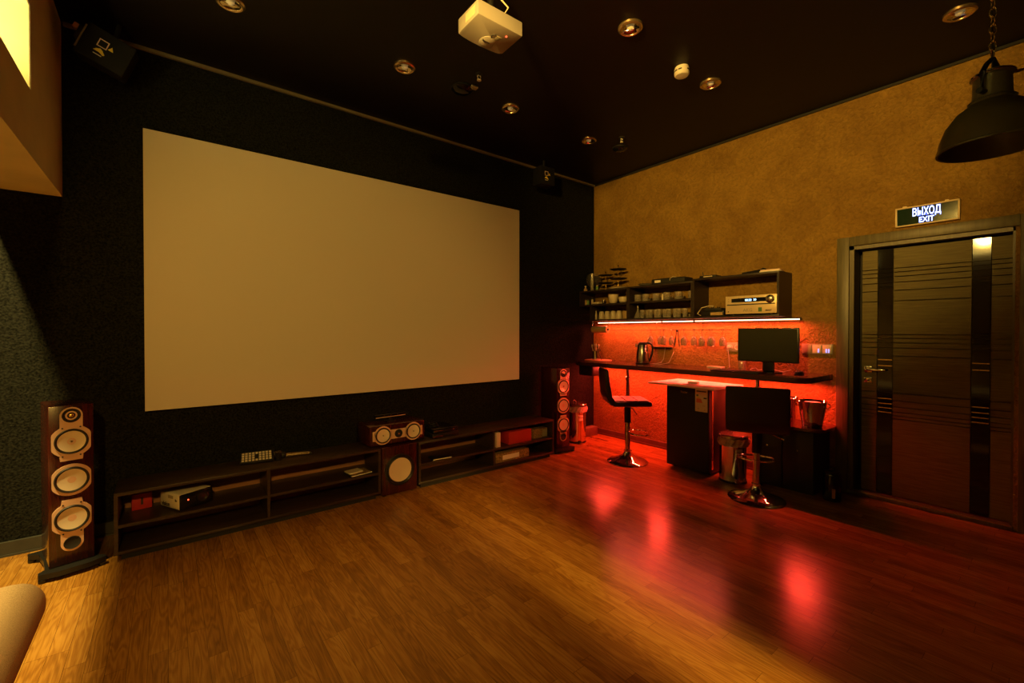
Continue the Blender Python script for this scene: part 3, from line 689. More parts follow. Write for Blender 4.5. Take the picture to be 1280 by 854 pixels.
d = MB(); d.text('AKG', .040, W_((-.1358, .02, .034)), .0006); d.obj('brand_lettering', M_GREYSW, rc, smooth=0)
MB().b2(-.1360, -.1345, -.102, -.072, .030, .068).obj('green_label', M_GREENL, rc)
d = MB(); d.text('BBXET', .018, W_((-.1358, -.158, .034)), .0006, bold=.0006); d.cyl((-.1375, .196, .036), (-.1345, .196, .036), .005, seg=10); d.obj('small_lettering', M_DARKT, rc, smooth=0)
b_ = MB()
for i in range(3): b_.cyl((-.138, .196, .110 + .020 * i), (-.1345, .196, .110 + .020 * i), .004, seg=10)
b_.obj('buttons', M_CHROME, rc)

tt = thing('tape_dispenser', 'jumble of dark cable gear beside the silver receiver', 'cables', (4.34, 2.21, 1.50))
tt['category'] = 'device'; tt['label'] = 'dark boxy device with looped cables left of the silver receiver'; tt.name = 'audio_mixer'
MB().b2(-.10, .10, -.13, .10, 0, .055, r=.006).obj('lower_case', M_BLACK, tt); MB().b2(-.09, .09, -.10, .07, .055, .082, r=.005).obj('upper_case', M_BMATTE, tt)
MB().b2(-.1015, -.0995, -.12, .0, .010, .038).obj('front_plate', M_COPPER, tt)
MB().tube([(-.10, .10, .01), (-.11, .13, .03), (-.08, .10, .09), (-.07, .03, .105), (-.09, -.03, .10), (-.06, -.02, .085)], .005).obj('looped_cable', M_CERAM, tt)
for i in range(5): MB().cyl((-.06 + .02 * (i % 2), -.07 + .03 * i, .082), (-.06 + .02 * (i % 2), -.07 + .03 * i, .094), .006, seg=10).obj('knob', M_CHROME, tt)

# things on top of the shelves
def stand(loc, R1, h, lb):
    t = thing('cake_stand', lb, 'cake stand', loc, group='two tier cake stands on the wall shelf')
    MB().lathe([(0, 0), (.028, 0), (.012, .008), (.004, .014), (.004, h - .02), (.010, h - .01), (.006, h), (0, h + .004)], None, 16).obj('post', M_GOLD, t)
    for z, r in ((h * .36, R1), (h * .78, R1 * .95)): MB().lathe([(0, z), (r * .8, z + .002), (r, z + .010), (r, z + .013), (r * .8, z + .006), (0, z + .004)], None, 36).obj('plate', M_BMATTE, t)
    MB().ring((0, 0, 0), .014, .0015, m=fr((0, 0, h + .016), (0, 1, 0), (0, 0, 1)), seg=16).obj('ring_handle', M_CHROME, t)
    return t
stand((4.36, 3.632, 1.866), .095, .235, 'smaller two tier cake stand with dark plates, left of the bigger one')
stand((4.32, 3.404, 1.884), .105, .270, 'taller two tier cake stand with dark plates, rising from the white tray')
t = thing('tray', 'cream oblong tray under the taller cake stand', 'tray', (4.32, 3.40, 1.866))
MB().lathe([(0, 0), (.10, 0), (.118, .014), (.114, .016), (.098, .006), (0, .006)], None, 32, sx=.95).obj('tray_body', M_CERAM, t); MB().lathe([(.035, .006), (.035, .0175), (0, .0178)], None, 24).obj('centre_boss', M_CERAM, t)
gb = thing('glass_bowl', 'large round glass goblet at the left end of the wall shelf top', 'glass', (4.37, 3.84, 1.866))
MB().lathe([(0, 0), (.055, 0), (.052, .005), (.008, .012), (.008, .045), (.05, .06), (.088, .10), (.098, .15), (.088, .20), (.070, .228), (.067, .226), (.084, .198), (.093, .15), (.084, .103), (.048, .066), (0, .054)], None, 36).obj('goblet', M_GLASSC, gb)
MB().ring((0, 0, .227), .069, .002).obj('rim', M_CHROME, gb)
t = thing('figurine', 'small beige bottle at the far left end of the wall shelf top', 'bottle', (4.30, 3.915, 1.866)); t.name = 'bottle'
MB().lathe([(0, 0), (.022, 0), (.024, .03), (.010, .048), (.010, .062), (0, .062)], None, 20).obj('bottle_body', M_COPPER, t); MB().lathe([(.012, .062), (.012, .075), (0, .076)], None, 16).obj('cap', M_CERAM, t)
t = thing('cylinder_vase', 'slim clear glass vase beside the round glass goblet', 'vase', (4.235, 3.745, 1.866))
MB().lathe([(0, 0), (.022, 0), (.024, .21), (.0215, .21), (.020, .006), (0, .006)], None, 24).obj('vase_body', M_GLASS, t); MB().ring((0, 0, .21), .0228, .0015).obj('rim', M_CERAM, t)
t = thing('jar', 'small green jar between the glass goblet and the cake stand', 'jar', (4.27, 3.695, 1.866))
MB().lathe([(0, 0), (.018, 0), (.019, .045), (.012, .052), (0, .052)], None, 20).obj('jar_body', M_GREENG, t); MB().lathe([(.014, .052), (.014, .062), (0, .062)], None, 16).obj('lid', M_COPPER, t)
t = thing('glass_dish', 'shallow glass dish lying on the middle wall shelf top', 'dish', (4.32, 3.00, 1.866))
MB().lathe([(0, 0), (.04, 0), (.095, .018), (.10, .024), (.093, .022), (.038, .005), (0, .005)], None, 32).obj('dish_body', M_GLASS, t); MB().ring((0, 0, .024), .098, .002).obj('rim', M_CHROME, t)
t = thing('black_case', 'flat black zip case with a white label on the middle wall shelf top', 'case', (4.34, 2.69, 1.866), .06)
MB().b2(-.10, .10, -.19, .20, 0, .062, r=.016, seg=3).obj('case_body', M_BMATTE, t); MB().b2(-.1015, -.0995, .085, .155, .018, .044).obj('white_label', M_PAPER, t); MB().tube([(-.09, -.02, .02), (-.11, -.03, .05), (-.08, -.05, .072), (-.02, -.06, .068)], .004).obj('strap', M_CERAM, t)
t = thing('router', 'black router with a short antenna on the rightmost wall shelf top', 'router', (4.33, 2.26, 1.884))
MB().b2(-.06, .06, -.085, .085, .004, .030, r=.006).obj('case_body', M_BLACK, t); MB().cyl((0, .07, .02), (.0, .082, .075), .005, .004, 10).obj('antenna', M_BLACK, t); MB().b2(-.0612, -.0598, -.05, .04, .012, .022).obj('indicator_strip', M_CERAM, t); MB().b2(-.05, .05, -.07, .07, 0, .0045).obj('foot', M_RUB, t)
t = thing('microphone', 'black handheld microphone lying on the rightmost wall shelf top', 'microphone', (4.33, 1.83, 1.884), math.radians(84))
MB().cyl((-.12, 0, .020), (.055, 0, .026), .011, .015).obj('handle', M_BLACK, t); MB().lathe([(0, -.026), (.018, -.022), (.026, 0), (.018, .02), (0, .024)], fr((.075, 0, .027), (0, 1, 0), (0, 0, 1)), 20).obj('grille_head', M_BMATTE, t)
t.rotation_euler = (0, 0, math.radians(-96))
t = thing('napkin_stack', 'stack of white napkins on the right end of the wall shelf top', 'napkins', (4.31, 1.675, 1.884), .12)
MB().b2(-.07, .07, -.085, .085, 0, .012, r=.003).obj('lower_sheet', M_PAPER, t); MB().b2(-.065, .065, -.075, .08, .012, .024, r=.003).obj('upper_sheet', M_PINK, t)

# middle compartment left: jars, dish, bowls
def jar(loc, lb, h=.075, r=.022, mt=None):
    t = thing('spice_jar', lb, 'jar', loc, group='small jars on the leftmost wall shelf')
    MB().lathe([(0, 0), (r, 0), (r, h * .75), (r * .8, h * .82), (0, h * .82)], None, 20).obj('jar_body', mt or M_COPPER, t); MB().lathe([(r * .85, h * .82), (r * .85, h), (0, h)], None, 20).obj('lid', M_BLACK, t)
jar((4.30, 3.905, 1.69), 'dark spice jar standing furthest left in the wall shelf', .080, .018)
jar((4.28, 3.855, 1.69), 'amber spice jar, second from the left in the wall shelf', .070, .018, M_GREENG)
jar((4.30, 3.80, 1.69), 'pale topped spice jar left of the white dish', .085, .014, M_CERAM)
t = thing('butter_dish', 'cream oblong dish beside the spice jars on the wall shelf', 'dish', (4.29, 3.70, 1.69)); MB().b2(-.06, .06, -.062, .062, .004, .030, r=.010, seg=3).obj('dish_body', M_CERAM, t); MB().b2(-.045, .045, -.045, .045, 0, .005).obj('foot_rim', M_CERAM, t)
t = thing('sugar_bowl', 'small chrome sugar bowl between the cream dish and the bowls', 'bowl', (4.29, 3.60, 1.69)); MB().lathe([(0, 0), (.018, 0), (.028, .02), (.026, .045), (0, .052)], None, 24).obj('bowl_body', M_CHROME, t); MB().lathe([(.006, .05), (.007, .06), (0, .064)], None, 14).obj('knob', M_CHROME, t)
def bowl(loc, r, h, lb):
    t = thing('bowl', lb, 'bowl', loc, group='cream bowls on the leftmost wall shelf')
    MB().lathe([(0, .004), (r * .5, .004), (r * .82, h * .25), (r, h * .96), (r * .99, h), (r * .93, h * .96), (r * .76, h * .3), (0, h * .12)], None, 32).obj('bowl_body', M_CERAM, t); MB().lathe([(0, 0), (r * .48, 0), (r * .5, .005), (0, .005)], None, 24).obj('foot_ring', M_CERAM, t)
bowl((4.41, 3.54, 1.69), .045, .070, 'smallest cream bowl, left of the big one on the shelf')
bowl((4.29, 3.455, 1.69), .062, .108, 'largest cream bowl in the middle of the shelf')
bowl((4.31, 3.325, 1.69), .055, .070, 'squat cream bowl right of the largest one')

# bottom: upturned cups
t = thing('slim_bottle', 'slim pale bottle at the left end of the lowest wall shelf', 'bottle', (4.30, 3.735, 1.50)); MB().lathe([(0, 0), (.014, 0), (.014, .06), (.006, .085), (.006, .11), (0, .11)], None, 16).obj('bottle_body', M_CERAM, t); MB().lathe([(.007, .11), (.007, .12), (0, .12)], None, 12).obj('cap', M_CHROME, t)
cup = thing('cup', 'x', 'cup', (0, 0, 0), group='upturned grey cups on the lowest wall shelf')
MB().lathe([(.038, 0), (.040, .006), (.036, .05), (.028, .095), (.024, .100), (0, .100), (0, .096), (.022, .095), (.033, .048), (.036, .002)], None, 28).obj('cup_body', M_CERAM, cup); MB().ring((0, 0, .100), .018, .002).obj('foot_ring', M_GREYSW, cup)
for i, (y, lb) in enumerate(((3.655, 'upturned grey cup, first from the left on the lowest wall shelf'), (3.565, 'upturned grey cup, second from the left on the lowest shelf'), (3.47, 'upturned grey cup, third from the left on the lowest shelf'), (3.385, 'upturned grey cup, last in the row beside the tan box'))):
    if i == 0: cup.location = (4.31, y, 1.50); cup['label'] = lb
    else: dup(cup, (4.31, y, 1.50), .3 * i, lb)
carton('box', 'small tan box standing right of the upturned cups', 'box', (4.31, 3.275, 1.50), (.06, .07, .095), M_COPPER)

# glass mugs on middle shelf
mug = thing('glass_mug', 'x', 'mug', (0, 0, 0), group='clear glass mugs on the middle wall shelf')
MB().lathe([(0, 0), (.034, 0), (.037, .006), (.040, .085), (.0365, .085), (.033, .014), (0, .012)], None, 28).obj('mug_body', M_GLASS, mug)
MB().tube([(0, -.038, .070), (0, -.058, .066), (0, -.064, .045), (0, -.054, .022), (0, -.036, .016)], .0045).obj('handle', M_GLASS, mug)
MB().lathe([(0, .0125), (.0325, .0145), (.034, .035), (0, .035)], None, 24).obj('thick_base', M_CERAM, mug)
my = [(3.115, 'clear glass mug at the left end of the middle wall shelf'), (3.010, 'clear glass mug, second from the left on the middle shelf'), (2.885, 'clear glass mug, third from the left on the middle shelf'), (2.725, 'clear glass mug right of the small pale bottle'), (2.60, 'clear glass mug, second from the right on the middle shelf'), (2.455, 'clear glass mug at the right end of the middle shelf')]
for i, (y, lb) in enumerate(my):
    if i == 0: mug.location = (4.31, y, 1.69); mug['label'] = lb
    else: dup(mug, (4.31 + .02 * ((i * 7) % 3 - 1), y, 1.69), .2 * ((i * 5) % 4), lb)
t = thing('slim_bottle', 'small pale bottle standing between the glass mugs', 'bottle', (4.31, 2.79, 1.69)); MB().lathe([(0, 0), (.012, 0), (.012, .06), (.007, .075), (0, .075)], None, 16).obj('bottle_body', M_CERAM, t); MB().lathe([(.008, .075), (.008, .088), (0, .088)], None, 12).obj('cap', M_BLACK, t)
# tumblers
tb = thing('tumbler', 'x', 'glass', (0, 0, 0), group='clear tumblers on the bottom board of the middle wall shelf')
MB().lathe([(0, 0), (.024, 0), (.031, .095), (.029, .095), (.0225, .012), (0, .010)], None, 24).obj('tumbler_body', M_GLASS, tb)
MB().lathe([(0, .0105), (.022, .012), (.023, .02), (0, .02)], None, 20).obj('base_disc', M_CERAM, tb)
ty = [3.045, 2.985, 2.93, 2.875, 2.82, 2.765, 2.70, 2.64, 2.585, 2.53]
for i, y in enumerate(ty):
    lb = ('clear tumbler nearest the cone shaped bottle on the lowest shelf' if i == 0 else 'clear tumbler at the right end of the row beside the dish' if i == len(ty) - 1 else 'clear tumbler inside the row on the lowest board of the middle wall shelf')
    if i == 0: tb.location = (4.30, y, 1.50); tb['label'] = lb
    else: dup(tb, (4.30 + (.02 if i % 2 else -.01), y, 1.50), .4 * i, lb)
t = thing('cone_bottle', 'cone shaped glass bottle with a thin stopper left of the tumblers', 'bottle', (4.31, 3.115, 1.50)); MB().lathe([(0, 0), (.042, 0), (.044, .008), (.010, .095), (.010, .12), (.0075, .12), (.0075, .095), (.038, .010), (0, .008)], None, 28).obj('bottle_body', M_GLASS, t); MB().lathe([(.006, .12), (.008, .135), (.003, .150), (0, .152)], None, 14).obj('stopper', M_CERAM, t); MB().lathe([(0, .009), (.008, .012), (.006, .115), (0, .115)], None, 12).obj('inner_tube', M_CERAM, t)
t = thing('saucer_stack', 'small cream saucers at the right end of the tumbler row', 'saucers', (4.33, 2.45, 1.50))
for k in range(3): MB().lathe([(0, .010 * k), (.02, .010 * k), (.045, .010 + .010 * k), (.042, .012 + .010 * k), (.018, .005 + .010 * k), (0, .005 + .010 * k)], None, 28).obj('saucer', M_CERAM, t)

# rail with hanging stemware
rl = thing('glass_rail', 'thin metal rail hanging below the wall shelves with stemware', 'rail', (4.36, 2.8, 1.364))
MB().cyl((-.035, .74, 0), (-.035, -.72, 0), .003, seg=8).cyl((.035, .74, 0), (.035, -.72, 0), .003, seg=8).obj('rail_wires', M_CHROME, rl)
for y in (.70, .1, -.45): MB().cyl((0, y, 0), (0, y, .118), .0025, seg=8).b2(-.037, .037, y - .003, y + .003, -.002, .003).obj('hanger', M_CHROME, rl)
wg = thing('wine_glass', 'x', 'wine glass', (0, 0, 0), group='wine glasses hanging upside down from the rail')
MB().lathe([(0, .006), (.030, .006), (.030, .004), (.005, 0), (.0035, -.012), (.0035, -.066), (.012, -.074), (.030, -.095), (.033, -.120), (.028, -.165), (.0265, -.165), (.031, -.120), (.028, -.097), (.010, -.078), (0, -.074)], None, 24).obj('bowl_and_stem', M_GLASS, wg)
MB().ring((0, 0, -.165), .0272, .0015, seg=20).obj('lip', M_CHROME, wg)
wy = [2.955, 2.875, 2.79, 2.73, 2.545, 2.47, 2.345, 2.295, 2.24, 2.165]
wl = ['first hanging wine glass from the left, above the kettle cable', 'second hanging wine glass from the left', 'third hanging wine glass from the left', 'fourth hanging wine glass, just left of the black tongs',
      'hanging wine glass just right of the black tongs', 'sixth hanging wine glass from the left', 'seventh hanging wine glass from the left', 'eighth hanging wine glass from the left', 'ninth hanging wine glass from the left', 'last hanging wine glass, nearest the wall socket']
for i, y in enumerate(wy):
    if i == 0: wg.location = (4.325, y, 1.369); wg['label'] = wl[0]
    else: dup(wg, (4.395 if i % 2 else 4.325, y, 1.369), .3 * i, wl[i])
t = thing('tongs', 'black kitchen tongs hanging from the glass rail', 'tongs', (4.36, 2.64, 1.362)); MB().tube([(-.004, .006, .0), (-.004, .018, -.08), (-.004, .030, -.17)], .005).obj('tong_arm', M_BLACK, t); MB().tube([(-.004, -.006, 0), (-.004, -.016, -.08), (-.004, -.026, -.17)], .005).obj('tong_arm', M_BLACK, t); MB().b2(-.012, .004, -.012, .012, -.016, .008, r=.003).obj('pivot', M_BLACK, t)
t = thing('wall_ledge', 'small glass ledge on the wall below the hanging wine glasses', 'ledge', (4.46, 2.90, 1.170)); MB().b2(-.05, .0395, -.13, .13, 0, .006, r=.001).obj('ledge_plate', M_GLASS, t); MB().b2(.0, .039, -.11, .11, -.02, -.001, r=.002).obj('ledge_bracket', M_BMATTE, t)
t = thing('paper_roll', 'tan paper towel roll hanging under the left end of the shelf', 'paper roll', (4.31, 3.67, 1.375), rot=(PI / 2, 0, 0)); MB().lathe([(.018, -.125), (.040, -.125), (.040, .115), (.018, .115)], None, 28, close=True).obj('roll', M_COPPER, t)
MB().lathe([(0, -.130), (.014, -.130), (.014, .125), (0, .125)], None, 16).obj('core', M_BLACK, t); MB().tube([(0, 0, -.128), (0, .045, -.132), (0, .108, -.130)], .003).tube([(0, 0, .122), (0, .045, .128), (0, .108, .124)], .003).obj('holder', M_CHROME, t)

# sockets and switches on the wall
def plate(loc, n, lb, name, cat):
    t = thing(name, lb, cat, loc)
    return t
so = thing('wall_socket', 'double wall socket holding a white plug, above the counter', 'socket', (4.499, 2.10, 1.193))
MB().b2(-.010, 0, -.075, .075, -.045, .045, r=.004).obj('cover_plate', M_GREYSW, so)
for y in (.037, -.037): MB().lathe([(.026, 0), (.026, .004), (.022, .004), (.020, -.002), (0, -.002)], W_((-.010, y, 0)), 24).obj('socket_face', M_WHITE, so)
t = thing('plug', 'white plug with a hanging cord in the double wall socket', 'plug', (4.485, 2.137, 1.193)); MB().lathe([(.017, 0), (.018, .02), (.010, .032), (0, .033)], W_((0, 0, 0)), 20).obj('plug_body', M_WHITE, t); MB().tube([(-.026, 0, -.008), (-.034, 0, -.03), (-.025, -.004, -.09), (-.015, -.006, -.19), (-.02, -.01, -.205), (-.06, -.02, -.2055), (-.10, -.03, -.2055)], .0035).obj('plug_cord', M_CABLE, t)
sw = thing('switch_panel', 'wide switch panel with two blue lit switches left of the door', 'switch', (4.499, 1.378, 1.196))
MB().b2(-.010, 0, -.118, .118, -.045, .045, r=.003).obj('cover_plate', M_GREYSW, sw)
for i, y in enumerate((.075, 0, -.075)): MB().b2(-.014, -.009, y - .033, y + .033, -.036, .036, r=.003).obj('switch_key', M_GREYSW if i == 0 else M_WHITE, sw)
for a in (-.012, -.070, -.088): MB().b2(-.0152, -.0138, a - .006, a + .004, -.030, .002, r=.0005).obj('blue_light', M_BLUEI, sw)

# ------------------------------------------------------------------ things on the counter
CT = .983
mo = thing('monitor', 'black computer monitor standing at the right end of the bar counter', 'monitor', (4.17, 1.652, CT))
MB().b2(-.025, .0, -.248, .248, .098, .397, r=.003).obj('bezel', M_BLACK, mo); MB().b2(-.0262, -.0252, -.238, .238, .110, .387).obj('screen', M_SCRN, mo); MB().b2(0, .028, -.16, .16, .15, .33, r=.012).obj('rear_housing', M_BLACK, mo)
MB().b2(.0, .03, -.045, .045, .02, .20, r=.004).obj('neck', M_BLACK, mo); MB().lathe([(0, 0), (.10, 0), (.10, .008), (.05, .020), (0, .022)], Matrix.Translation((.045, 0, 0)), 36, sx=.75, sy=1.).obj('base', M_BLACKG, mo)
ky = thing('keyboard', 'black keyboard lying in front of the monitor', 'keyboard', (4.04, 1.86, CT), 0)
MB().b2(-.07, .07, -.21, .21, 0, .012, r=.003).obj('casing', M_BLACK, ky)
k_ = MB()
for i in range(5):
    for jj in range(16): k_.b2(-.062 + i * .025, -.062 + i * .025 + .02, -.2 + jj * .025, -.2 + jj * .025 + .021, .0118, .0155)
k_.obj('keys', M_BMATTE, ky, smooth=0)
mp_ = thing('mouse_mat', 'dark red mouse mat at the right end of the counter', 'mat', (4.05, 1.465, CT)); MB().b2(-.08, .08, -.13, .13, 0, .003, r=.001).obj('mat_sheet', M_ROSEL, mp_); MB().b2(-.082, .082, -.132, .132, 0, .0015).obj('mat_edge', M_BMATTE, mp_)
ms = thing('computer_mouse', 'black computer mouse beside the dark red mat', 'mouse', (4.22, 1.425, CT)); MB().lathe([(.033, 0), (.034, .008), (.028, .026), (.014, .036), (0, .038)], None, 28, sx=1.7, sy=1.).obj('shell', M_BLACK, ms); MB().cyl((-.03, -.003, .030), (-.03, .003, .030), .008, seg=14).obj('wheel', M_RUB, ms)
kt = thing('electric_kettle', 'steel electric kettle with a black handle on the bar counter', 'kettle', (4.22, 2.985, CT))
MB().lathe([(0, .018), (.072, .018), (.074, .03), (.066, .12), (.052, .215), (.048, .222), (0, .222)], None, 40).obj('body', M_STEEL, kt); MB().lathe([(0, 0), (.078, 0), (.078, .016), (.070, .018), (0, .018)], None, 36).obj('power_base', M_BLACK, kt)
MB().lathe([(.050, .218), (.050, .234), (.040, .246), (0, .250)], None, 32).obj('lid', M_BLACK, kt)
MB().tube([(0, -.045, .240), (0, -.078, .238), (0, -.104, .215), (0, -.110, .17), (0, -.100, .11), (0, -.082, .06), (0, -.070, .03)], .012, 10).obj('handle', M_BLACK, kt); MB().prism([(-.016, 0), (.016, 0), (0, .035)], .19, .225, Matrix.Translation((0, .045, 0))).obj('spout', M_STEEL, kt)
kt.rotation_euler = (0, 0, math.radians(28))
t = thing('kettle_cable', 'pale curling cable on the counter right of the kettle', 'cable', (4.35, 2.85, CT)); t_ = MB().tube([(-.10, .06, .004), (-.04, .03, .006), (.0, -.02, .02), (.03, -.03, .06), (.07, -.01, .10), (.10, -.005, .18)], .0035); t_.obj('cable_run', M_CABLE, t); MB().tube([(-.08, .04, .004), (-.03, -.05, .005), (.02, -.10, .02), (.09, -.12, .14)], .003).obj('second_run', M_CABLE, t)
t = thing('serving_board', 'round wooden board at the far left end of the counter', 'board', (4.25, 3.66, CT)); MB().lathe([(0, 0), (.165, 0), (.170, .005), (.165, .012), (0, .012)], None, 48).obj('board_disc', M_WOODT, t); MB().ring((0, 0, .012), .155, .0025, seg=48).obj('rim_groove', M_COPPER, t)
ub = thing('utensil_pot', 'steel utensil pot on the round wooden board', 'pot', (4.24, 3.685, CT + .0125)); MB().lathe([(0, 0), (.045, 0), (.047, .11), (.0445, .11), (.0425, .004), (0, .004)], None, 30).obj('pot_body', M_CHROME, ub)
for i, (dx, dy, h, mt) in enumerate(((-.02, .02, .18, M_WHITE), (.01, .03, .19, M_CHROME), (.02, -.01, .185, M_WHITE), (-.015, -.025, .175, M_CHROME), (.0, .0, .195, M_WHITE))):
    t = thing('utensil', ['white spoon leaning left in the steel pot', 'chrome spoon at the back of the steel pot', 'white handled knife in the steel pot', 'chrome fork leaning right in the steel pot', 'tallest white spoon in the middle of the steel pot'][i], 'utensil', (4.24, 3.685, CT + .0175), group='utensils in the steel pot')
    MB().cyl((dx * .6, dy * .6, 0), (dx * 1.6, dy * 1.6, h - .03), .003, seg=8).obj('handle', mt, t); MB().lathe([(0, -.02), (.010, -.01), (.012, .005), (.006, .018), (0, .02)], Matrix.Translation((dx * 1.7, dy * 1.7, h - .015)), 12, sx=.4).obj('head', mt, t)
t = thing('scissors', 'black handled scissors leaning beside the steel utensil pot', 'scissors', (4.22, 3.58, CT + .0125), 0); MB().cyl((0, .045, .11), (0, 0, .004), .006, .003, 8).obj('blades', M_BLACK, t); MB().ring((0, 0, 0), .014, .004, m=fr((0, .030, .125), (0, 1, 0), (0, 0, 1)), seg=14).ring((0, 0, 0), .014, .004, m=fr((0, .060, .115), (0, 1, 0), (0, 0, 1)), seg=14).obj('finger_loops', M_BLACK, t)
t = thing('notepad', 'pale notepad on the counter left of the wall socket', 'notepad', (4.40, 2.235, CT)); MB().b2(-.045, .045, -.07, .07, 0, .012, r=.001).obj('pages', M_PAPER, t); MB().b2(-.046, .046, .060, .072, -.0, .013).obj('binding', M_PINK, t)
t = thing('clear_jar', 'small clear jar standing between the monitor and the socket', 'jar', (4.42, 1.985, CT)); MB().lathe([(0, 0), (.034, 0), (.036, .07), (.028, .085), (.025, .083), (.033, .068), (.031, .004), (0, .004)], None, 26).obj('jar_body', M_GLASS, t); MB().lathe([(.030, .085), (.030, .100), (0, .102)], None, 22).obj('lid', M_BLACK, t)
t = thing('monitor_cable', 'tangled pale cables on the counter behind the monitor', 'cables', (4.40, 1.62, CT)); MB().tube([(-.02, .27, .004), (.02, .24, .02), (-.02, .20, .004), (.03, .12, .015), (.0, .02, .005)], .003).tube([(-.14, -.02, .14), (-.10, -.07, .10), (-.06, -.10, .03), (-.03, -.02, .004), (.02, .03, .004)], .003).obj('cable_run', M_CABLE, t)
MB().tube([(-.18, -.08, .12), (-.12, -.12, .08), (-.06, -.16, .01)], .003).obj('second_run', M_WHITE, t)

# ------------------------------------------------------------------ fridge
fg = thing('mini_fridge', 'black under counter mini fridge with an energy label', 'fridge', (4.18, 2.277, 0))
MB().b2(-.19, .24, -.215, .215, .018, .825, r=.006).obj('cabinet', M_BLACK, fg)
dr = MB().b2(-.250, -.194, -.219, .219, .030, .822, r=.010, seg=3).obj('door', M_BMATTE, fg)
MB().b2(-.20, -.17, -.221, -.217, .06, .80).obj('door_gasket', M_CHROME, fg)
for x in (-.16, .2):
    for y in (-.18, .18): MB().cyl((x, y, 0), (x, y, .02), .014, seg=14).obj('foot', M_RUB, fg)
t = MB(); t.text('Tesler', .030, W_((-.2507, .03, .755)), .0006, bold=.0005); t.obj('door_lettering', M_GOLD, dr, smooth=0)
lbp = MB().b2(-.2525, -.2495, -.205, -.085, .598, .808).obj('energy_label', M_PAPER, dr)
lbp['label'] = 'white energy rating label'
MB().b2(-.2530, -.2520, -.192, -.098, .783, .795).obj('blue_bar', M_BLUEL, lbp, smooth=0)
MB().b2(-.2530, -.2520, -.117, -.097, .742, .758).obj('green_bar', M_GREENL, lbp, smooth=0)
MB().b2(-.2530, -.2520, -.130, -.097, .722, .740).obj('yellow_bar', M_YEL, lbp, smooth=0)
MB().prism([(0, 0), (.060, 0), (.045, .038), (0, .038)], 0, .0006, W_((-.2524, -.097, .682))).obj('orange_bar', M_ORL, lbp, smooth=0)
MB().b2(-.2530, -.2520, -.197, -.168, .722, .734).obj('rating_arrow', M_DARKT, lbp, smooth=0)
t = MB(); t.text('112', .018, W_((-.2524, -.17, .65)), .0004); t.text('82', .018, W_((-.2524, -.118, .62)), .0004); t.text('41', .016, W_((-.2524, -.18, .612)), .0004); t.obj('label_digits', M_GREYSW, lbp, smooth=0)
bd = thing('white_board', 'thin white board lying on top of the mini fridge', 'board', (4.03, 2.26, .8255), math.radians(-2)); MB().b2(-.26, .26, -.345, .345, .006, .022, r=.002).obj('board_sheet', M_WHITE2, bd); MB().b2(-.05, .2, -.16, .16, 0, .006).obj('felt_pads', M_RUB, bd)
t = thing('small_box', 'tiny white box lying on the white board over the fridge', 'box', (4.02, 2.26, .8477), .2); MB().b2(-.03, .03, -.045, .045, 0, .018, r=.002).obj('carton', M_WHITE, t); MB().b2(-.022, .022, -.036, .036, .018, .0187).obj('lid_label', M_CERAM, t)

# ------------------------------------------------------------------ low cabinet, buckets, canister
lc = thing('low_cabinet', 'low black cabinet under the counter end beside the door', 'cabinet', (4.31, 1.55, 0))
pts = [(.185, -.31), (.185, .21), (-.20, .21)] + [(-.20, -.22)] + arc(-.11, -.24, .09, 180, 270, 6) + [(.10, -.335)]
MB().prism(pts[::-1], .53, .552).obj('top_board', M_COUNT, lc); MB().b2(-.17, .185, -.27, .20, .02, .53, r=.003).obj('cabinet_body', M_BMATTE, lc)
for a, c in ((-.265, -.038), (-.032, .195)): d_ = MB().b2(-.188, -.1705, a, c, .03, .52, r=.002).obj('cabinet_door', M_BLACK, lc); MB().cyl((-.198, (a + c) / 2, .36), (-.188, (a + c) / 2, .36), .008, seg=12).obj('knob', M_CHROME, d_)
MB().b2(-.14, .17, -.25, .18, 0, .02).obj('plinth', M_RUB, lc)
def bucket(loc, R, h, lb, rz=0):
    t = thing('ice_bucket', lb, 'bucket', loc, rz, group='steel ice buckets on the low cabinet')
    MB().lathe([(0, 0), (R * .66, 0), (R * .68, .006), (R * .97, h * .97), (R * 1.04, h), (R * 1.0, h + .003), (R * .93, h * .96), (R * .64, .008), (0, .008)], None, 40).obj('bucket_body', M_CHROME, t)
    for s in (-1, 1): MB().ring((0, 0, 0), .020, .0035, m=fr((0, s * R * 1.03, h * .86), (0, 1, 0), (0, 0, 1)), seg=18).obj('ring_handle', M_CHROME, t)
    MB().lathe([(R * .9, h * .90), (R * .5, h * .97), (0, h * .93)], None, 20).obj('folded_cloth', M_BAG, t)
bucket((4.25, 1.335, .552), .105, .215, 'larger steel ice bucket nearest the door')
bucket((4.32, 1.55, .552), .085, .215, 'smaller steel ice bucket half hidden behind the bar stool back')
t = thing('bottle', 'dark bottle neck standing behind the smaller ice bucket', 'bottle', (4.44, 1.60, .552)); MB().lathe([(0, 0), (.035, 0), (.036, .15), (.014, .20), (.013, .26), (0, .26)], None, 24).obj('bottle_body', M_BLACKG, t); MB().lathe([(.0145, .245), (.0145, .265), (0, .266)], None, 14).obj('cap', M_DARKT, t)
cn = thing('canister', 'black canister with a small pale label on the floor beside the door', 'canister', (4.19, 1.175, 0)); MB().lathe([(0, 0), (.060, 0), (.062, .01), (.062, .20), (.054, .215), (0, .218)], None, 32).obj('canister_body', M_BLACKG, cn); MB().lathe([(.050, .216), (.050, .235), (.02, .24), (.02, .262), (0, .263)], None, 24).obj('lid', M_BLACK, cn)
d = math.radians(196)
MB().b2(-.0635, -.0620, -.012, .010, .03, .105, m=Matrix.Rotation(math.radians(24), 4, 'Z')).obj('pale_label', M_WOODT, cn)

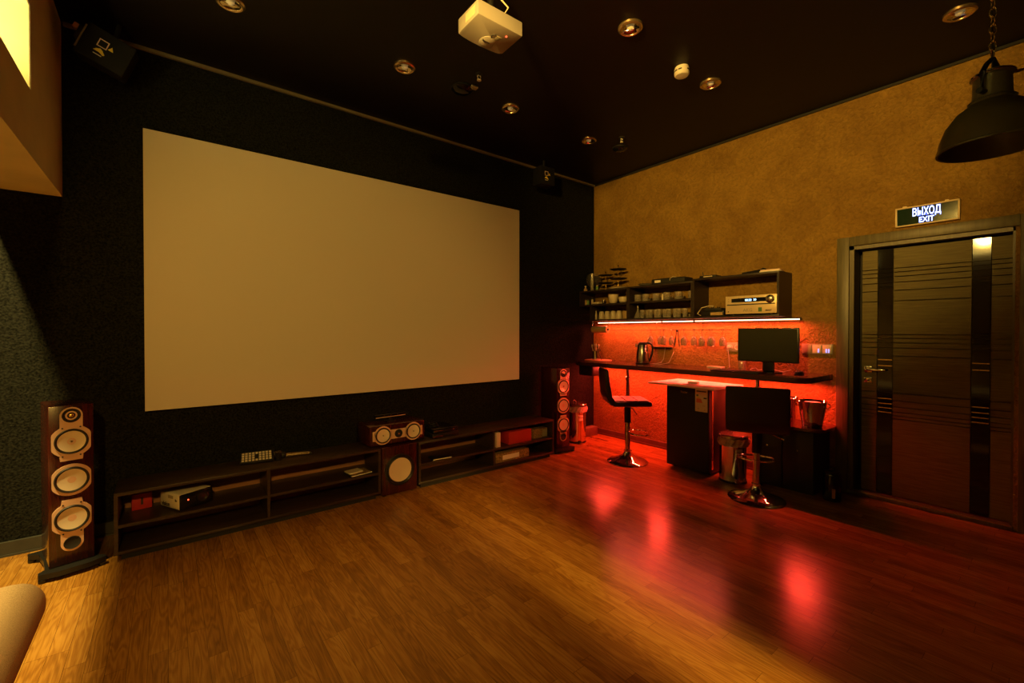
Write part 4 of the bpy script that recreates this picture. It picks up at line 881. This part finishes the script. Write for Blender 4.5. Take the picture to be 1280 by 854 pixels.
# ------------------------------------------------------------------ pedal bins
def binn(loc, R, h, rz, lb, side):
    t = thing('pedal_bin', lb, 'bin', loc, rz, group='chrome pedal bins by the bar')
    MB().lathe([(0, .02), (R, .02), (R, h - .045), (R * 1.02, h - .04), (R * 1.02, h - .030), (0, h - .030)], None, 48).obj('bin_body', M_CHROME, t)
    MB().lathe([(0, 0), (R * 1.02, 0), (R * 1.03, .02), (R * .9, .021), (0, .021)], None, 48).obj('base_ring', M_RUB, t)
    MB().lathe([(R * 1.10, h - .030), (R * 1.10, h - .012), (R * 1.02, h - .004), (0, h)], None, 48).lathe([(R * 1.10, h - .030), (0, h - .0299)], None, 48).obj('lid', M_STEEL, t)
    g = MB(); n = 96; prof = []
    rows = 7
    vs = []
    for r in range(rows):
        row = []
        for i in range(n):
            a = 2 * PI * i / n; zz = h - .036 - r * .011
            ruff = .006 * math.sin(a * 17 + r) + .005 * math.sin(a * 29 + 2.1 * r) + (.030 * max(0, math.cos(a - side)) ** 3 if side is not None else 0) * math.sin(PI * r / (rows - 1))
            rr = R * 1.05 + .004 + ruff * (.4 + .6 * math.sin(PI * r / (rows - 1)))
            row.append(g.b.verts.new((rr * math.cos(a), rr * math.sin(a), zz + .003 * math.sin(a * 11 + r))))
        vs.append(row)
    for r in range(rows - 1):
        for i in range(n): g.b.faces.new((vs[r][i], vs[r][(i + 1) % n], vs[r + 1][(i + 1) % n], vs[r + 1][i]))
    g.obj('bin_liner', M_BAG, t, smooth=60)
    MB().b2(-.028, .028, -R - .050, -R + .01, .014, .022, r=.003).obj('pedal', M_CHROME, t)
    m = MB()
    for z0, z1 in ((h * .66, h * .72), (h * .57, h * .635)):
        pts = [(-R - .0015) for _ in range(2)]
        for k in range(6):
            a0 = math.radians(-98 + k * 5); a1 = math.radians(-98 + (k + 1) * 5)
            q = [m.b.verts.new(((R + .001) * math.cos(a), (R + .001) * math.sin(a), z)) for a, z in ((a0, z0), (a1, z0), (a1, z1), (a0, z1))]
            m.b.faces.new(q)
    m.obj('sticker', M_PAPER, t)
    MB().tube([(-.05, -.02, h - .002), (-.052, -.02, h + .03), (-.035, -.01, h + .038), (-.01, 0, h + .02), (0, .01, h - .001)], .0025).obj('lid_wire', M_WHITE, t)
    return t
binn((3.955, 3.745, 0), .112, .475, math.radians(-25), 'chrome pedal bin in the far corner beside the right floor speaker', .6)
binn((4.03, 1.885, 0), .112, .43, math.radians(-45), 'chrome pedal bin between the mini fridge and the bar stool', .4)
t = thing('doorstop', 'small dark box on the floor behind the far bin', 'box', (4.28, 3.86, 0)); MB().b2(-.12, .14, -.05, .05, 0, .105, r=.004).obj('box_body', M_BASEB2, t); MB().b2(-.118, .138, -.048, .048, .105, .110).obj('box_lid', M_MOULD, t); t.name = 'storage_box'

# ------------------------------------------------------------------ bar stools
def stool(loc, rz, seat_z, back_w, back_h, lb, quilt=True):
    """facing local +X"""
    t = thing('bar_stool', lb, 'bar stool', loc, rz, group='black bar stools with chrome trumpet feet')
    MB().lathe([(0, 0), (.205, 0), (.208, .005), (.200, .012), (.15, .028), (.09, .050), (.050, .075), (.034, .100), (.030, .112), (0, .112)], None, 56).obj('foot_plate', M_CHROME, t)
    MB().lathe([(.0265, .11), (.0265, seat_z - .22), (0, seat_z - .22)], None, 28).lathe([(.031, .10), (.031, .125), (.027, .13)], None, 28).obj('column', M_CHROME, t)
    MB().lathe([(.034, seat_z - .24), (.034, seat_z - .07), (.05, seat_z - .062), (0, seat_z - .06)], None, 28).lathe([(.034, seat_z - .24), (0, seat_z - .2399)], None, 28).obj('gas_lift_sleeve', M_BLACK, t)
    # foot rest
    n = 28; pts = []
    for i in range(n + 1):
        a = -PI * .82 + 2 * PI * .82 * i / n
        pts.append((.115 + .10 * math.cos(a), .135 * math.sin(a), .30))
    pts = [(.02, -.02, .30)] + pts + [(.02, .02, .30)]
    MB().tube(pts, .009, 10).lathe([(.030, .285), (.030, .318), (.027, .32)], None, 24).lathe([(.030, .285), (.027, .283)], None, 24).obj('foot_rest', M_CHROME, t)
    MB().b2(-.10, .10, -.10, .10, seat_z - .062, seat_z - .052).obj('seat_bracket', M_BLACK, t)
    st = MB(); st.b2(-.19, .20, -.205, .205, seat_z - .052, seat_z, r=.022, seg=4)
    st.obj('seat', M_LEATH, t)
    q = MB()
    if quilt:
        for i in range(3):
            for jx in range(3): q.b2(-.165 + i * .117, -.165 + i * .117 + .112, -.178 + jx * .119, -.178 + jx * .119 + .114, seat_z - .012, seat_z + .008, r=.010, seg=3)
        q.obj('quilted_cushion', M_LEATH, t)
    # back: curved shell rising from the seat's rear
    prof = [(-.150, seat_z - .050), (-.215, seat_z - .035), (-.250, seat_z + .04), (-.262, seat_z + back_h * .5), (-.268, seat_z + back_h), (-.235, seat_z + back_h + .006), (-.212, seat_z + back_h * .5), (-.195, seat_z + .05), (-.165, seat_z + .004), (-.13, seat_z - .004)]
    b = MB(); m = Matrix(((1, 0, 0, 0), (0, 0, -1, 0), (0, 1, 0, 0), (0, 0, 0, 1)))
    b.prism(prof, -back_w / 2, back_w / 2, m)
    bmesh.ops.bevel(b.b, geom=[e for e in b.b.edges], offset=.012, segments=3, affect='EDGES', profile=.5, clamp_overlap=True)
    b.obj('backrest', M_LEATH, t)
    MB().tube([(.0, -.03, seat_z - .075), (.03, -.10, seat_z - .085), (.05, -.19, seat_z - .13)], .005).obj('lift_lever', M_CHROME, t)
    return t
stool((3.755, 2.835, 0), math.radians(-40), .650, .40, .315, 'black bar stool seen side on, left of the mini fridge')
stool((3.735, 1.56, 0), math.radians(23), .615, .43, .31, 'black bar stool seen from behind, in front of the monitor', False)

# ------------------------------------------------------------------ sofa corner at the lower left
sf = thing('sofa', 'beige tweed sofa end with rounded cushion at the lower left corner', 'sofa', (-.875, 1.235, 0))
MB().b2(-.45, .52, -1.2, 1.19, .25, .435, r=.088, seg=6).obj('seat_cushion', M_TWEED, sf)
MB().b2(-.43, .34, -1.15, 1.02, .04, .24, r=.02).obj('base_frame', M_BMATTE, sf)
for x in (-.38, .30):
    for y in (-1.05, .95): MB().cyl((x, y, 0), (x, y, .045), .02).obj('leg', M_BLACK, sf)

# ------------------------------------------------------------------ lights
def area(name, loc, d, size, sizey, power, col, shape='RECTANGLE', spread=None):
    l = bpy.data.lights.new(name, 'AREA'); l.shape = shape; l.size = size; l.size_y = sizey; l.energy = power; l.color = col
    if spread: l.spread = math.radians(spread)
    o = bpy.data.objects.new(name, l); COL.objects.link(o); o.location = loc
    o.rotation_euler = Vector(d).to_track_quat('-Z', 'Y').to_euler(); return o
def spot(name, loc, tgt, power, col, ang, blend, r=.05):
    l = bpy.data.lights.new(name, 'SPOT'); l.energy = power; l.color = col; l.spot_size = math.radians(ang); l.spot_blend = blend; l.shadow_soft_size = r
    o = bpy.data.objects.new(name, l); COL.objects.link(o); o.location = loc
    o.rotation_euler = (Vector(tgt) - Vector(loc)).to_track_quat('-Z', 'Y').to_euler(); return o
RED = (1, .042, .020); YEL = (1, .56, .10)
a = area('shelf_led_light', (4.39, 2.62, 1.450), (0, 0, -1), .012, 2.28, 32, (1, .09, .04))
a.rotation_euler = (0, 0, 0)
a = area('counter_led_light', (4.36, 2.58, .927), (0, 0, -1), .012, 2.5, 74, RED)
a.rotation_euler = (0, math.radians(14), 0)
for (y0, y1), p in zip(N, (12, 12)):
    a = area('niche_light', (BX0 + .06, (y0 + y1) / 2, NZ0 + .008), (0, 0, 1), .05, (y1 - y0) * .92, p, (1, .80, .30)); a.rotation_euler = (PI, 0, 0)
# left hand lamps beyond the bulkhead
for y in (2.75,): spot('left_ceiling_lamp', (-1.13, y, CZ - .02), (-.9, y + .15, 0), 950, (1, .70, .20), 110, .6, .05)
# corridor lamp shining through the gap of the back opening
spot('corridor_lamp', (1.45, -3.4, 2.42), (1.8, 1.8, 0), 2000, YEL, 40, .4, .035)
# unseen fill lights, added without fixtures
spot('screen_wash_fill', (-.5, -1.9, 2.8), (1.25, 3.9, 1.15), 660, YEL, 49, .8, .10)  # added fill from behind the camera to brighten the screen
spot('wall_wash_fill', (-.44, .8, 2.74), (4.5, 2.1, 3.03), 720, YEL, 56, .8, .10)  # added fill beside the near niche, lifts the upper right wall and door
spot('left_floor_fill', (.31, 1.76, 3.26), (.25, 1.75, 0), 115, YEL, 58, .9, .06)  # added fill for the left floor; no downlight fitting hangs here

wd = bpy.data.worlds.new('night'); SC.world = wd; wd.use_nodes = True
wd.node_tree.nodes['Background'].inputs[0].default_value = (0, 0, 0, 1); wd.node_tree.nodes['Background'].inputs[1].default_value = 0

# ------------------------------------------------------------------ camera
yaw, pitch, roll, foc, sy = .6665, -.0096, .0004, 549.66, -7.35
fw = Vector((math.sin(yaw) * math.cos(pitch), math.cos(yaw) * math.cos(pitch), math.sin(pitch)))
r = Vector((math.cos(yaw), -math.sin(yaw), 0)); u = r.cross(fw)
r2 = r * math.cos(roll) + u * math.sin(roll); u2 = -r * math.sin(roll) + u * math.cos(roll)
cd = bpy.data.cameras.new('camera'); cam = bpy.data.objects.new('camera', cd); COL.objects.link(cam)
mw = Matrix.Identity(4)
for i in range(3): mw[i][0] = r2[i]; mw[i][1] = u2[i]; mw[i][2] = -fw[i]
mw.translation = Vector((0, 0, 1.35)); cam.matrix_world = mw
cd.sensor_width = 36; cd.lens = foc * 36 / 1280; cd.shift_y = sy / 1280; cd.clip_start = .02
SC.camera = cam
SC.view_settings.view_transform = 'Standard'; SC.view_settings.look = 'None'; SC.view_settings.gamma = 1; SC.view_settings.use_curve_mapping = False
SC.view_settings.exposure = 0
cy = SC.cycles
cy.use_denoising = True; cy.max_bounces = 8; cy.diffuse_bounces = 4; cy.glossy_bounces = 4; cy.transmission_bounces = 8; cy.sample_clamp_indirect = 3; cy.caustics_reflective = False; cy.caustics_refractive = False
